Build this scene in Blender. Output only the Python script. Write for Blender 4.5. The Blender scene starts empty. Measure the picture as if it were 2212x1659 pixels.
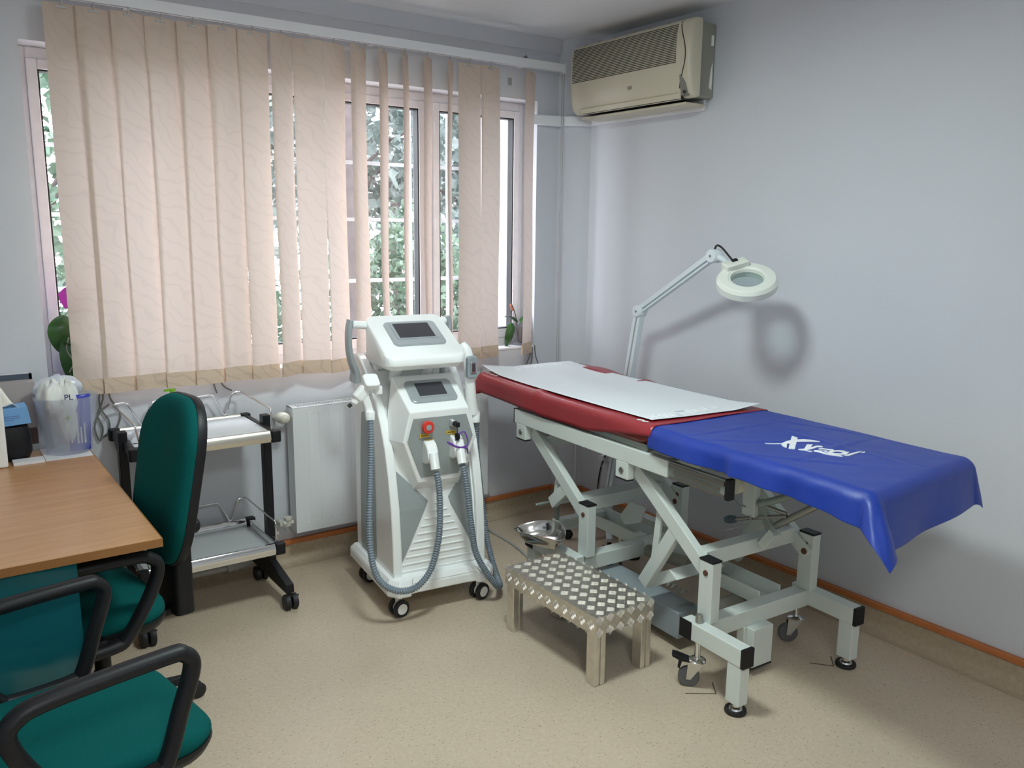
import bpy, bmesh, math, random
from mathutils import Vector, Matrix, noise as mnoise
R = math.radians
SC = bpy.context.scene
COL = SC.collection

# ------------------------------------------------------------------ camera
cam_d = bpy.data.cameras.new('camera')
cam_d.sensor_width = 36.0
cam_d.sensor_fit = 'HORIZONTAL'
cam_d.lens = 36.0 * 1806.87 / 2212.0
cam_d.clip_start = 0.05
cam = bpy.data.objects.new('camera', cam_d)
COL.objects.link(cam)
RX = Vector((0.81440145, -0.58019974, 0.01088773))     # right, down, forward of the lens in the room
DN = Vector((-0.09705056, -0.15467568, -0.98318697))
FW = Vector((0.5721289, 0.79965223, -0.1822768))
cam.matrix_world = Matrix(((RX.x, -DN.x, -FW.x, -3.08341),
                           (RX.y, -DN.y, -FW.y, -3.73065),
                           (RX.z, -DN.z, -FW.z, 1.6), (0, 0, 0, 1)))
SC.camera = cam

# ------------------------------------------------------------------ view, world, lights
SC.view_settings.view_transform = 'Standard'
SC.view_settings.look = 'None'
SC.view_settings.gamma = 1.0
SC.view_settings.use_curve_mapping = False
SC.view_settings.exposure = 0.0
SC.cycles.use_denoising = True
SC.cycles.max_bounces = 10
SC.cycles.diffuse_bounces = 6
SC.cycles.transmission_bounces = 8
SC.cycles.transparent_max_bounces = 12
SC.cycles.caustics_reflective = False
SC.cycles.caustics_refractive = False
SC.cycles.sample_clamp_indirect = 6.0

SKY = 14.0
LAMP = 31.0
world = bpy.data.worlds.new('overcast_sky')
SC.world = world
world.use_nodes = True
wn = world.node_tree.nodes
wn['Background'].inputs['Color'].default_value = (0.93, 0.915, 1.0, 1)
wn['Background'].inputs['Strength'].default_value = SKY

def area(name, loc, rot, sx, sy, energy, color, portal=False, shape='RECTANGLE'):
    l = bpy.data.lights.new(name, 'AREA')
    l.shape = shape; l.size = sx; l.size_y = sy
    l.energy = energy; l.color = color
    o = bpy.data.objects.new(name, l)
    o.location = loc; o.rotation_euler = rot
    COL.objects.link(o)
    if portal: l.cycles.is_portal = True
    return o
area('window_portal', (-1.46, 0.47, 1.61), (R(-90), 0, 0), 2.5, 1.4, 1.0, (1, 1, 1), True)
area('ceiling_lamp_light', (-1.75, -1.80, 2.515), (0, 0, 0), 0.40, 0.40, LAMP, (0.86, 1.0, 0.98), shape='DISK')
area('rear_fill_light', (-2.7, -4.1, 2.515), (0, 0, 0), 0.60, 0.60, LAMP * 0.80, (0.97, 1.0, 0.97))  # added fill from behind the camera, lifts the shadows

# ------------------------------------------------------------------ materials
MATS = {}
def sock(n, *names):
    for k in names:
        if k in n.inputs: return n.inputs[k]
def mat(name, col, rough=0.5, metal=0.0, var=0.0, vscale=8.0, bump=0.0, bscale=60.0, spec=None, trans=0.0, coat=0.0, sheen=0.0, alpha=1.0, ior=None):
    m = bpy.data.materials.new(name); m.use_nodes = True
    nt = m.node_tree; b = nt.nodes['Principled BSDF']
    b.inputs['Base Color'].default_value = (*col, 1)
    b.inputs['Roughness'].default_value = rough
    b.inputs['Metallic'].default_value = metal
    if spec is not None: b.inputs['Specular IOR Level'].default_value = spec
    if trans: b.inputs['Transmission Weight'].default_value = trans
    if coat: b.inputs['Coat Weight'].default_value = coat; b.inputs['Coat Roughness'].default_value = 0.08
    if sheen: b.inputs['Sheen Weight'].default_value = sheen
    if alpha < 1: b.inputs['Alpha'].default_value = alpha
    if ior: b.inputs['IOR'].default_value = ior
    if var or bump:
        tc = nt.nodes.new('ShaderNodeTexCoord')
    if var:
        nz = nt.nodes.new('ShaderNodeTexNoise'); nz.inputs['Scale'].default_value = vscale; nz.inputs['Detail'].default_value = 5
        nt.links.new(tc.outputs['Object'], nz.inputs['Vector'])
        mr = nt.nodes.new('ShaderNodeMapRange')
        mr.inputs['From Min'].default_value = 0.25; mr.inputs['From Max'].default_value = 0.75
        mr.inputs['To Min'].default_value = 1 - var; mr.inputs['To Max'].default_value = 1 + var
        nt.links.new(nz.outputs['Fac'], mr.inputs['Value'])
        mx = nt.nodes.new('ShaderNodeVectorMath'); mx.operation = 'SCALE'
        mx.inputs[0].default_value = col
        nt.links.new(mr.outputs['Result'], mx.inputs['Scale'])
        nt.links.new(mx.outputs['Vector'], b.inputs['Base Color'])
    if bump:
        n2 = nt.nodes.new('ShaderNodeTexNoise'); n2.inputs['Scale'].default_value = bscale; n2.inputs['Detail'].default_value = 4
        nt.links.new(tc.outputs['Object'], n2.inputs['Vector'])
        bp = nt.nodes.new('ShaderNodeBump'); bp.inputs['Strength'].default_value = bump; bp.inputs['Distance'].default_value = 0.004
        nt.links.new(n2.outputs['Fac'], bp.inputs['Height'])
        nt.links.new(bp.outputs['Normal'], b.inputs['Normal'])
    MATS[name] = m
    return m

def mat_floor():
    m = mat('vinyl_floor', (0.40, 0.30, 0.20), 0.38)
    nt = m.node_tree; b = nt.nodes['Principled BSDF']
    tc = nt.nodes.new('ShaderNodeTexCoord')
    big = nt.nodes.new('ShaderNodeTexNoise'); big.inputs['Scale'].default_value = 1.6; big.inputs['Detail'].default_value = 3
    mid = nt.nodes.new('ShaderNodeTexNoise'); mid.inputs['Scale'].default_value = 70; mid.inputs['Detail'].default_value = 6
    mp = nt.nodes.new('ShaderNodeMapping'); mp.inputs['Scale'].default_value = (1.0, 1.9, 1.0); mp.inputs['Rotation'].default_value = (0, 0, 0.5)
    vo = nt.nodes.new('ShaderNodeTexVoronoi'); vo.inputs['Scale'].default_value = 46
    vo2 = nt.nodes.new('ShaderNodeTexVoronoi'); vo2.inputs['Scale'].default_value = 60
    nt.links.new(tc.outputs['Object'], mp.inputs['Vector'])
    for n in (big, mid, vo2): nt.links.new(tc.outputs['Object'], n.inputs['Vector'])
    nt.links.new(mp.outputs['Vector'], vo.inputs['Vector'])
    r1 = nt.nodes.new('ShaderNodeValToRGB')
    r1.color_ramp.elements[0].position = 0.3; r1.color_ramp.elements[0].color = (0.54, 0.44, 0.325, 1)
    r1.color_ramp.elements[1].position = 0.7; r1.color_ramp.elements[1].color = (0.61, 0.505, 0.38, 1)
    nt.links.new(mid.outputs['Fac'], r1.inputs['Fac'])
    d = nt.nodes.new('ShaderNodeValToRGB')     # dark flecks
    d.color_ramp.elements[0].position = 0.09; d.color_ramp.elements[0].color = (0.42, 0.34, 0.28, 1)
    d.color_ramp.elements[1].position = 0.17; d.color_ramp.elements[1].color = (1, 1, 1, 1)
    nt.links.new(vo.outputs['Distance'], d.inputs['Fac'])
    l = nt.nodes.new('ShaderNodeValToRGB')     # pale flecks
    l.color_ramp.elements[0].position = 0.10; l.color_ramp.elements[0].color = (1.22, 1.24, 1.26, 1)
    l.color_ramp.elements[1].position = 0.24; l.color_ramp.elements[1].color = (1, 1, 1, 1)
    nt.links.new(vo2.outputs['Distance'], l.inputs['Fac'])
    m1 = nt.nodes.new('ShaderNodeMixRGB'); m1.blend_type = 'MULTIPLY'; m1.inputs[0].default_value = 0.85
    m2 = nt.nodes.new('ShaderNodeMixRGB'); m2.blend_type = 'MULTIPLY'; m2.inputs[0].default_value = 0.5
    nt.links.new(r1.outputs['Color'], m1.inputs[1]); nt.links.new(d.outputs['Color'], m1.inputs[2])
    nt.links.new(m1.outputs['Color'], m2.inputs[1]); nt.links.new(l.outputs['Color'], m2.inputs[2])
    m3 = nt.nodes.new('ShaderNodeMixRGB'); m3.blend_type = 'MULTIPLY'; m3.inputs[0].default_value = 0.35
    r3 = nt.nodes.new('ShaderNodeValToRGB')
    r3.color_ramp.elements[0].position = 0.35; r3.color_ramp.elements[0].color = (0.72, 0.72, 0.72, 1)
    r3.color_ramp.elements[1].position = 0.6; r3.color_ramp.elements[1].color = (1, 1, 1, 1)
    nt.links.new(big.outputs['Fac'], r3.inputs['Fac'])
    nt.links.new(m2.outputs['Color'], m3.inputs[1]); nt.links.new(r3.outputs['Color'], m3.inputs[2])
    nt.links.new(m3.outputs['Color'], b.inputs['Base Color'])
    return m

def mat_slat(name, c1, c2, trl, tint=(1.0, 1.0, 1.0)):
    m = bpy.data.materials.new(name); m.use_nodes = True
    nt = m.node_tree; nt.nodes.remove(nt.nodes['Principled BSDF'])
    out = nt.nodes['Material Output']
    tc = nt.nodes.new('ShaderNodeTexCoord'); mp = nt.nodes.new('ShaderNodeMapping')
    mp.inputs['Rotation'].default_value = (0, R(52), 0)
    wv = nt.nodes.new('ShaderNodeTexWave'); wv.inputs['Scale'].default_value = 6.0; wv.inputs['Distortion'].default_value = 14.0
    wv.inputs['Detail'].default_value = 2.5; wv.inputs['Detail Scale'].default_value = 1.1
    oi = nt.nodes.new('ShaderNodeObjectInfo'); ad = nt.nodes.new('ShaderNodeVectorMath'); ad.operation = 'ADD'
    sc_ = nt.nodes.new('ShaderNodeVectorMath'); sc_.operation = 'SCALE'; sc_.inputs['Scale'].default_value = 7.3
    nt.links.new(oi.outputs['Location'], sc_.inputs[0]); nt.links.new(tc.outputs['Object'], ad.inputs[0]); nt.links.new(sc_.outputs[0], ad.inputs[1])
    nt.links.new(ad.outputs[0], mp.inputs['Vector']); nt.links.new(mp.outputs['Vector'], wv.inputs['Vector'])
    rp = nt.nodes.new('ShaderNodeValToRGB')
    rp.color_ramp.elements[0].position = 0.02; rp.color_ramp.elements[0].color = (*c2, 1)
    rp.color_ramp.elements[1].position = 0.20; rp.color_ramp.elements[1].color = (*c1, 1)
    nt.links.new(wv.outputs['Fac'], rp.inputs['Fac'])
    df = nt.nodes.new('ShaderNodeBsdfDiffuse'); tr = nt.nodes.new('ShaderNodeBsdfTranslucent')
    mx = nt.nodes.new('ShaderNodeMixShader'); mx.inputs[0].default_value = trl
    nt.links.new(rp.outputs['Color'], df.inputs['Color'])
    tm = nt.nodes.new('ShaderNodeMixRGB'); tm.blend_type = 'MULTIPLY'; tm.inputs[0].default_value = 1.0; tm.inputs[2].default_value = (*tint, 1)
    nt.links.new(rp.outputs['Color'], tm.inputs[1]); nt.links.new(tm.outputs['Color'], tr.inputs['Color'])
    nt.links.new(df.outputs[0], mx.inputs[1]); nt.links.new(tr.outputs[0], mx.inputs[2])
    nt.links.new(mx.outputs[0], out.inputs['Surface'])
    MATS[name] = m
    return m

def mat_leaf(name, c1, c2):
    m = bpy.data.materials.new(name); m.use_nodes = True
    nt = m.node_tree; b = nt.nodes['Principled BSDF']; out = nt.nodes['Material Output']
    tc = nt.nodes.new('ShaderNodeTexCoord'); nz = nt.nodes.new('ShaderNodeTexNoise'); nz.inputs['Scale'].default_value = 5
    nt.links.new(tc.outputs['Object'], nz.inputs['Vector'])
    rp = nt.nodes.new('ShaderNodeValToRGB')
    rp.color_ramp.elements[0].position = 0.35; rp.color_ramp.elements[0].color = (*c1, 1)
    rp.color_ramp.elements[1].position = 0.65; rp.color_ramp.elements[1].color = (*c2, 1)
    nt.links.new(nz.outputs['Fac'], rp.inputs['Fac'])
    b.inputs['Roughness'].default_value = 0.4
    nt.links.new(rp.outputs['Color'], b.inputs['Base Color'])
    tr = nt.nodes.new('ShaderNodeBsdfTranslucent'); nt.links.new(rp.outputs['Color'], tr.inputs['Color'])
    mx = nt.nodes.new('ShaderNodeMixShader'); mx.inputs[0].default_value = 0.35
    nt.links.new(b.outputs[0], mx.inputs[1]); nt.links.new(tr.outputs[0], mx.inputs[2])
    nt.links.new(mx.outputs[0], out.inputs['Surface'])
    MATS[name] = m
    return m

def mat_wood(name, c1, c2, rough=0.4, sc=(1.2, 14, 6)):
    m = mat(name, c1, rough); nt = m.node_tree; b = nt.nodes['Principled BSDF']
    tc = nt.nodes.new('ShaderNodeTexCoord'); mp = nt.nodes.new('ShaderNodeMapping'); mp.inputs['Scale'].default_value = sc
    nz = nt.nodes.new('ShaderNodeTexNoise'); nz.inputs['Scale'].default_value = 3.0; nz.inputs['Detail'].default_value = 6; nz.inputs['Distortion'].default_value = 0.6
    nt.links.new(tc.outputs['Object'], mp.inputs['Vector']); nt.links.new(mp.outputs['Vector'], nz.inputs['Vector'])
    rp = nt.nodes.new('ShaderNodeValToRGB')
    rp.color_ramp.elements[0].position = 0.3; rp.color_ramp.elements[0].color = (*c2, 1)
    rp.color_ramp.elements[1].position = 0.7; rp.color_ramp.elements[1].color = (*c1, 1)
    nt.links.new(nz.outputs['Fac'], rp.inputs['Fac']); nt.links.new(rp.outputs['Color'], b.inputs['Base Color'])
    return m

def mat_glass(name, tint=(1, 1, 1), refl=0.06, frost=0.0, fcol=(0.8, 0.84, 0.9)):
    m = bpy.data.materials.new(name); m.use_nodes = True
    nt = m.node_tree; nt.nodes.remove(nt.nodes['Principled BSDF']); out = nt.nodes['Material Output']
    t = nt.nodes.new('ShaderNodeBsdfTransparent'); t.inputs['Color'].default_value = (*tint, 1)
    g = nt.nodes.new('ShaderNodeBsdfGlossy'); g.inputs['Roughness'].default_value = 0.02
    mx = nt.nodes.new('ShaderNodeMixShader'); mx.inputs[0].default_value = refl
    first = t.outputs[0]
    if frost:
        df = nt.nodes.new('ShaderNodeBsdfDiffuse'); df.inputs['Color'].default_value = (*fcol, 1)
        tl = nt.nodes.new('ShaderNodeBsdfTranslucent'); tl.inputs['Color'].default_value = (*fcol, 1)
        m0 = nt.nodes.new('ShaderNodeMixShader'); m0.inputs[0].default_value = 0.5
        nt.links.new(df.outputs[0], m0.inputs[1]); nt.links.new(tl.outputs[0], m0.inputs[2])
        m1 = nt.nodes.new('ShaderNodeMixShader'); m1.inputs[0].default_value = frost
        nt.links.new(t.outputs[0], m1.inputs[1]); nt.links.new(m0.outputs[0], m1.inputs[2]); first = m1.outputs[0]
    nt.links.new(first, mx.inputs[1]); nt.links.new(g.outputs[0], mx.inputs[2]); nt.links.new(mx.outputs[0], out.inputs['Surface'])
    MATS[name] = m
    return m

mat_floor()
mat('vinyl_skirting', (0.42, 0.335, 0.235), 0.45, var=0.10, vscale=60)
mat('orange_strip', (0.48, 0.155, 0.045), 0.45, var=0.08, vscale=12)
mat('wall_paint', (0.615, 0.632, 0.675), 0.75, var=0.015, vscale=3, bump=0.05, bscale=120)
mat('ceiling_paint', (0.74, 0.75, 0.78), 0.8, var=0.02, vscale=2)
mat('white_trim', (0.80, 0.81, 0.84), 0.45)
mat('frame_plastic', (0.74, 0.72, 0.75), 0.4, var=0.05, vscale=20)
mat('black_rubber', (0.012, 0.012, 0.014), 0.55)
mat('black_plastic', (0.009, 0.009, 0.011), 0.45, bump=0.1, bscale=400, spec=0.3)
mat('white_gloss', (0.90, 0.92, 0.91), 0.22, coat=0.3)
mat('white_plastic', (0.84, 0.84, 0.82), 0.35)
mat('silver_plastic', (0.42, 0.46, 0.48), 0.32, metal=0.35)
mat('grey_panel', (0.36, 0.40, 0.40), 0.42, metal=0.25)
mat('screen_glass', (0.055, 0.055, 0.065), 0.12)
mat('red_plastic', (0.70, 0.045, 0.03), 0.35)
mat('yellow_label', (0.60, 0.42, 0.05), 0.5)
mat('label_ink', (0.10, 0.07, 0.02), 0.6)
mat('purple_cord', (0.16, 0.05, 0.38), 0.6)
mat('hose_grey', (0.20, 0.245, 0.29), 0.38)
mat('chrome', (0.80, 0.80, 0.80), 0.10, metal=1.0)
mat('steel', (0.62, 0.61, 0.58), 0.22, metal=1.0)
mat('dull_steel', (0.40, 0.39, 0.36), 0.35, metal=1.0)
mat('alu', (0.78, 0.745, 0.68), 0.38, metal=1.0, var=0.1, vscale=30)
mat('alu_brushed', (0.72, 0.68, 0.60), 0.30, metal=1.0)
mat('couch_paint', (0.64, 0.69, 0.655), 0.38, var=0.02, vscale=6)
mat('couch_steel', (0.33, 0.37, 0.34), 0.4, metal=0.5)
mat('red_vinyl', (0.30, 0.022, 0.030), 0.33, var=0.10, vscale=7, bump=0.15, bscale=14)
mat('dark_red_vinyl', (0.20, 0.025, 0.018), 0.4)
mat('white_print', (0.80, 0.82, 0.84), 0.5)
mat('paper', (0.72, 0.75, 0.785), 0.75, bump=0.2, bscale=16)
mat('paper_print', (0.92, 0.94, 0.96), 0.75)
mat('paper_mark', (0.52, 0.55, 0.62), 0.75)
mat('blue_satin', (0.010, 0.040, 0.31), 0.42, var=0.09, vscale=6, bump=0.6, bscale=11)
mat('teal_fabric', (0.001, 0.082, 0.077), 0.9, var=0.12, vscale=300, spec=0.12)
mat('dark_teal_fabric', (0.006, 0.080, 0.075), 0.85, var=0.12, vscale=300, sheen=0.06)
mat_wood('desk_wood', (0.50, 0.265, 0.125), (0.41, 0.205, 0.09), 0.32)
mat_wood('desk_edge_wood', (0.34, 0.15, 0.045), (0.28, 0.12, 0.035), 0.4)
mat('teal_laminate', (0.008, 0.105, 0.125), 0.18)
mat('ac_cream', (0.60, 0.555, 0.43), 0.36, var=0.03, vscale=5)
mat('ac_shell', (0.42, 0.41, 0.34), 0.4)
mat('ac_grey', (0.20, 0.20, 0.175), 0.4)
mat('ac_side', (0.30, 0.30, 0.25), 0.45)
mat('dark_slot', (0.035, 0.033, 0.027), 0.7)
mat('radiator_white', (0.72, 0.74, 0.75), 0.32)
mat('valve_cream', (0.70, 0.68, 0.58), 0.35)
mat('pipe_paint', (0.60, 0.585, 0.53), 0.45, var=0.1, vscale=25)
mat('lamp_cream', (0.74, 0.765, 0.70), 0.35)
mat('lamp_arm_paint', (0.66, 0.72, 0.76), 0.35)
mat('cable_grey', (0.34, 0.35, 0.35), 0.5)
mat('cable_black', (0.012, 0.012, 0.012), 0.45)
mat('root_grey', (0.17, 0.17, 0.15), 0.7)
mat('leaf_green', (0.030, 0.095, 0.022), 0.3, var=0.25, vscale=14)
mat('stem_dark', (0.045, 0.045, 0.025), 0.6)
mat('petal_magenta', (0.42, 0.02, 0.45), 0.5)
mat('bud_orange', (0.45, 0.13, 0.06), 0.6)
mat('bark_mix', (0.075, 0.055, 0.065), 0.8, var=0.5, vscale=60)
mat('glove_blue', (0.17, 0.38, 0.68), 0.55)
mat('box_ink', (0.10, 0.16, 0.35), 0.6)
mat('navy', (0.018, 0.022, 0.12), 0.5)
mat('slate', (0.065, 0.085, 0.12), 0.5)
mat('card_white', (0.74, 0.72, 0.73), 0.6)
mat('triangle_teal', (0.012, 0.24, 0.27), 0.5)
mat('maroon', (0.25, 0.02, 0.04), 0.5)
mat('box_brown', (0.075, 0.040, 0.032), 0.5)
mat('cardboard', (0.42, 0.37, 0.35), 0.6)
mat('bag_white', (0.74, 0.75, 0.72), 0.4, bump=0.5, bscale=30)
mat('bag_blue', (0.035, 0.045, 0.42), 0.35)
mat('tin_blue', (0.02, 0.03, 0.28), 0.4)
mat('soap_green', (0.18, 0.42, 0.01), 0.35)
mat('opal', (0.85, 0.86, 0.84), 0.4)
mat('steel_bright', (0.68, 0.67, 0.65), 0.13, metal=1.0)
mat('socket_white', (0.66, 0.66, 0.64), 0.4)
mat('plate_grey', (0.30, 0.345, 0.37), 0.45)
mat('tray_white', (0.70, 0.73, 0.75), 0.25, var=0.03, vscale=10)
mat('grille_white', (0.80, 0.82, 0.86), 0.4)
mat('brick_dark', (0.045, 0.035, 0.045), 0.9, var=0.3, vscale=10)
mat('soil', (0.36, 0.34, 0.30), 0.9, var=0.3, vscale=3)
mat('outer_render', (0.72, 0.68, 0.66), 0.85, var=0.06, vscale=30)
mat('tree_bark', (0.05, 0.04, 0.04), 0.9, var=0.3, vscale=20)
mat('motor_grey', (0.22, 0.21, 0.17), 0.4)
mat('knob_grey', (0.08, 0.11, 0.14), 0.35)
mat('bolt_brown', (0.16, 0.075, 0.05), 0.45, metal=0.5)
mat('wheel_grey', (0.10, 0.10, 0.105), 0.5)
mat('scuff', (0.10, 0.075, 0.05), 0.7)
mat('tissue', (0.80, 0.77, 0.66), 0.8)
mat_slat('slat_fabric', (0.65, 0.525, 0.425), (0.617, 0.497, 0.402), 0.25, (0.80, 0.87, 1.04))
mat_slat('slat_pocket', (0.66, 0.52, 0.40), (0.58, 0.455, 0.35), 0.08)
mat_leaf('foliage_blue', (0.042, 0.064, 0.060), (0.10, 0.13, 0.12))
mat_leaf('foliage_green', (0.035, 0.08, 0.050), (0.095, 0.15, 0.10))
mat_glass('clear_glass', (0.96, 0.98, 0.98), 0.05)
mat_glass('clear_pot', (0.90, 0.92, 0.95), 0.12, 0.12)
mat_glass('frosted_bin', (0.92, 0.94, 0.97), 0.06, 0.26)
mat_glass('bottle_clear', (0.80, 0.88, 0.94), 0.10)
mat_glass('lens_glass', (0.86, 0.93, 0.92), 0.10)
mat('clear_clip', (0.45, 0.44, 0.42), 0.4)
mat('shelf_grey', (0.50, 0.52, 0.53), 0.3)
mat('bag_clear', (0.62, 0.64, 0.70), 0.25)
lamp_m = mat('lamp_glow', (0.9, 0.95, 0.93), 0.4)
lamp_m.node_tree.nodes['Principled BSDF'].inputs['Emission Color'].default_value = (0.86, 1.0, 0.98, 1)
lamp_m.node_tree.nodes['Principled BSDF'].inputs['Emission Strength'].default_value = 6.0

# ------------------------------------------------------------------ mesh helpers
class MB:
    def __init__(s): s.v = []; s.f = []
    def add(s, vs, fs):
        o = len(s.v); s.v += [tuple(v) for v in vs]; s.f += [tuple(i + o for i in f) for f in fs]; return s
    def box(s, x0, x1, y0, y1, z0, z1, M=None):
        vs = [Vector((x, y, z)) for z in (z0, z1) for y in (y0, y1) for x in (x0, x1)]
        if M is not None: vs = [M @ v for v in vs]
        return s.add(vs, [(0, 2, 3, 1), (4, 5, 7, 6), (0, 1, 5, 4), (1, 3, 7, 5), (3, 2, 6, 7), (2, 0, 4, 6)])
    def bar(s, p0, p1, w, h, up=(0, 0, 1)):          # rectangular tube, w sideways, h along up
        p0 = Vector(p0); p1 = Vector(p1); d = (p1 - p0).normalized(); up = Vector(up)
        sd = d.cross(up).normalized(); u = sd.cross(d).normalized()
        vs = [p + sd * a * w / 2 + u * b * h / 2 for p in (p0, p1) for a, b in ((-1, -1), (1, -1), (1, 1), (-1, 1))]
        return s.add(vs, [(3, 2, 1, 0), (4, 5, 6, 7), (0, 1, 5, 4), (1, 2, 6, 5), (2, 3, 7, 6), (3, 0, 4, 7)])
    def tube(s, pts, r, n=10, closed=False, cap=True, flat=1.0):
        P = [Vector(p) for p in pts]; m = len(P)
        rr = r if hasattr(r, '__len__') else [r] * m
        T = []
        for i in range(m):
            a = P[(i - 1) % m] if (closed or i > 0) else P[i]
            b = P[(i + 1) % m] if (closed or i < m - 1) else P[i]
            T.append((b - a).normalized())
        ref = Vector((0, 0, 1)) if abs(T[0].z) < 0.9 else Vector((1, 0, 0))
        N = (ref - T[0] * ref.dot(T[0])).normalized(); vs = []
        for i in range(m):
            N = (N - T[i] * N.dot(T[i])).normalized(); B = T[i].cross(N)
            for k in range(n):
                a = 2 * math.pi * k / n
                vs.append(P[i] + (N * math.cos(a) + B * math.sin(a) * flat) * rr[i])
        fs = []
        for i in range(m if closed else m - 1):
            j = (i + 1) % m
            for k in range(n):
                k2 = (k + 1) % n
                fs.append((i * n + k, i * n + k2, j * n + k2, j * n + k))
        if cap and not closed:
            fs.append(tuple(range(n - 1, -1, -1))); fs.append(tuple((m - 1) * n + k for k in range(n)))
        return s.add(vs, fs)
    def cyl(s, p0, p1, r, n=20): return s.tube([p0, p1], r, n)
    def lathe(s, prof, n=28, c=(0, 0, 0), M=None, sx=1.0, sy=1.0):
        vs = []; c = Vector(c)
        for r, z in prof:
            for k in range(n):
                a = 2 * math.pi * k / n
                p = Vector((r * math.cos(a) * sx, r * math.sin(a) * sy, z))
                vs.append((M @ p if M is not None else p) + c)
        fs = []
        for i in range(len(prof) - 1):
            for k in range(n):
                k2 = (k + 1) % n
                fs.append((i * n + k, i * n + k2, (i + 1) * n + k2, (i + 1) * n + k))
        if prof[0][0] > 1e-6: fs.append(tuple(range(n - 1, -1, -1)))
        if prof[-1][0] > 1e-6: fs.append(tuple((len(prof) - 1) * n + k for k in range(n)))
        return s.add(vs, fs)
    def ring(s, prof, n=36, c=(0, 0, 0), M=None):      # closed profile revolved
        vs = []; c = Vector(c); m = len(prof)
        for r, z in prof:
            for k in range(n):
                a = 2 * math.pi * k / n
                p = Vector((r * math.cos(a), r * math.sin(a), z))
                vs.append((M @ p if M is not None else p) + c)
        fs = [(i * n + k, i * n + (k + 1) % n, ((i + 1) % m) * n + (k + 1) % n, ((i + 1) % m) * n + k) for i in range(m) for k in range(n)]
        return s.add(vs, fs)
    def prism(s, poly, d0, d1, ax='z', M=None):        # polygon extruded along an axis
        n = len(poly)
        def P(a, b, d):
            v = {'z': (a, b, d), 'y': (a, d, b), 'x': (d, a, b)}[ax]; v = Vector(v)
            return M @ v if M is not None else v
        vs = [P(a, b, d0) for a, b in poly] + [P(a, b, d1) for a, b in poly]
        fs = [tuple(range(n - 1, -1, -1)), tuple(range(n, 2 * n))] + [(i, (i + 1) % n, (i + 1) % n + n, i + n) for i in range(n)]
        return s.add(vs, fs)
    def loft(s, rings, cap=True):
        n = len(rings[0]); vs = [p for r in rings for p in r]; fs = []
        for i in range(len(rings) - 1):
            for k in range(n):
                k2 = (k + 1) % n
                fs.append((i * n + k, i * n + k2, (i + 1) * n + k2, (i + 1) * n + k))
        if cap:
            fs.append(tuple(range(n - 1, -1, -1))); fs.append(tuple((len(rings) - 1) * n + k for k in range(n)))
        return s.add(vs, fs)
    def grid(s, fn, nu, nv):
        vs = [fn(i / nu, j / nv) for j in range(nv + 1) for i in range(nu + 1)]
        fs = [(j * (nu + 1) + i, j * (nu + 1) + i + 1, (j + 1) * (nu + 1) + i + 1, (j + 1) * (nu + 1) + i) for j in range(nv) for i in range(nu)]
        return s.add(vs, fs)
    def build(s, name, m, parent=None, smooth=0, bevel=0, seg=2, solid=0, subd=0, label=None, loc=None, off=0):
        me = bpy.data.meshes.new(name); me.from_pydata(s.v, [], s.f)
        bm = bmesh.new(); bm.from_mesh(me); bmesh.ops.recalc_face_normals(bm, faces=bm.faces); bm.to_mesh(me); bm.free()
        me.materials.append(MATS[m])
        if smooth:
            for p in me.polygons: p.use_smooth = True
            me.set_sharp_from_angle(angle=R(smooth))
        o = bpy.data.objects.new(name, me); COL.objects.link(o)
        if parent is not None: o.parent = parent
        if loc: o.location = loc
        if solid:
            md = o.modifiers.new('solid', 'SOLIDIFY'); md.thickness = solid; md.offset = off
        if bevel:
            md = o.modifiers.new('bevel', 'BEVEL'); md.width = bevel; md.segments = seg; md.limit_method = 'ANGLE'; md.angle_limit = R(40)
        if subd:
            md = o.modifiers.new('sub', 'SUBSURF'); md.levels = subd; md.render_levels = subd
        if label: o['label'] = label
        return o

def thing(name, label, cat, loc=(0, 0, 0), rz=0, group=None):
    o = bpy.data.objects.new(name, None); COL.objects.link(o)
    o.location = loc; o.rotation_euler = (0, 0, rz); o.empty_display_size = 0.05
    o['label'] = label; o['category'] = cat
    if group: o['group'] = group
    return o
def tag(o, label, cat, group=None, kind=None):
    o['label'] = label; o['category'] = cat
    if group: o['group'] = group
    if kind: o['kind'] = kind
    return o
def struct(o, label=None):
    o['kind'] = 'structure'
    if label: o['label'] = label
    return o
def text_mesh(txt, size, m, parent, name, M, ext=0.0006, label=None, shear=0.0, space=1.0):
    cu = bpy.data.curves.new(name, 'FONT'); cu.body = txt; cu.size = size; cu.extrude = ext; cu.shear = shear; cu.space_character = space
    to = bpy.data.objects.new(name, cu); COL.objects.link(to)
    dg = bpy.context.evaluated_depsgraph_get(); dg.update()
    me = bpy.data.meshes.new_from_object(to.evaluated_get(dg))
    bpy.data.objects.remove(to); me.transform(M); me.materials.clear(); me.materials.append(MATS[m])
    o = bpy.data.objects.new(name, me); COL.objects.link(o)
    if parent is not None: o.parent = parent
    if label: o['label'] = label
    return o
def settle(o, fn):                        # lay flat lettering onto a slightly uneven surface
    for v in o.data.vertices: v.co.z = fn(v.co.x, v.co.y) + (.0013 if v.co.z > .5 else .0004)
def dup(root, loc=None, rz=None, label=None):
    r = root.copy(); COL.objects.link(r)
    if loc is not None: r.location = loc
    if rz is not None: r.rotation_euler = (0, 0, rz)
    if label: r['label'] = label
    for ch in list(root.children):
        c = ch.copy(); COL.objects.link(c); c.parent = r
        for g in list(ch.children):
            d = g.copy(); COL.objects.link(d); d.parent = c
    return r
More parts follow.
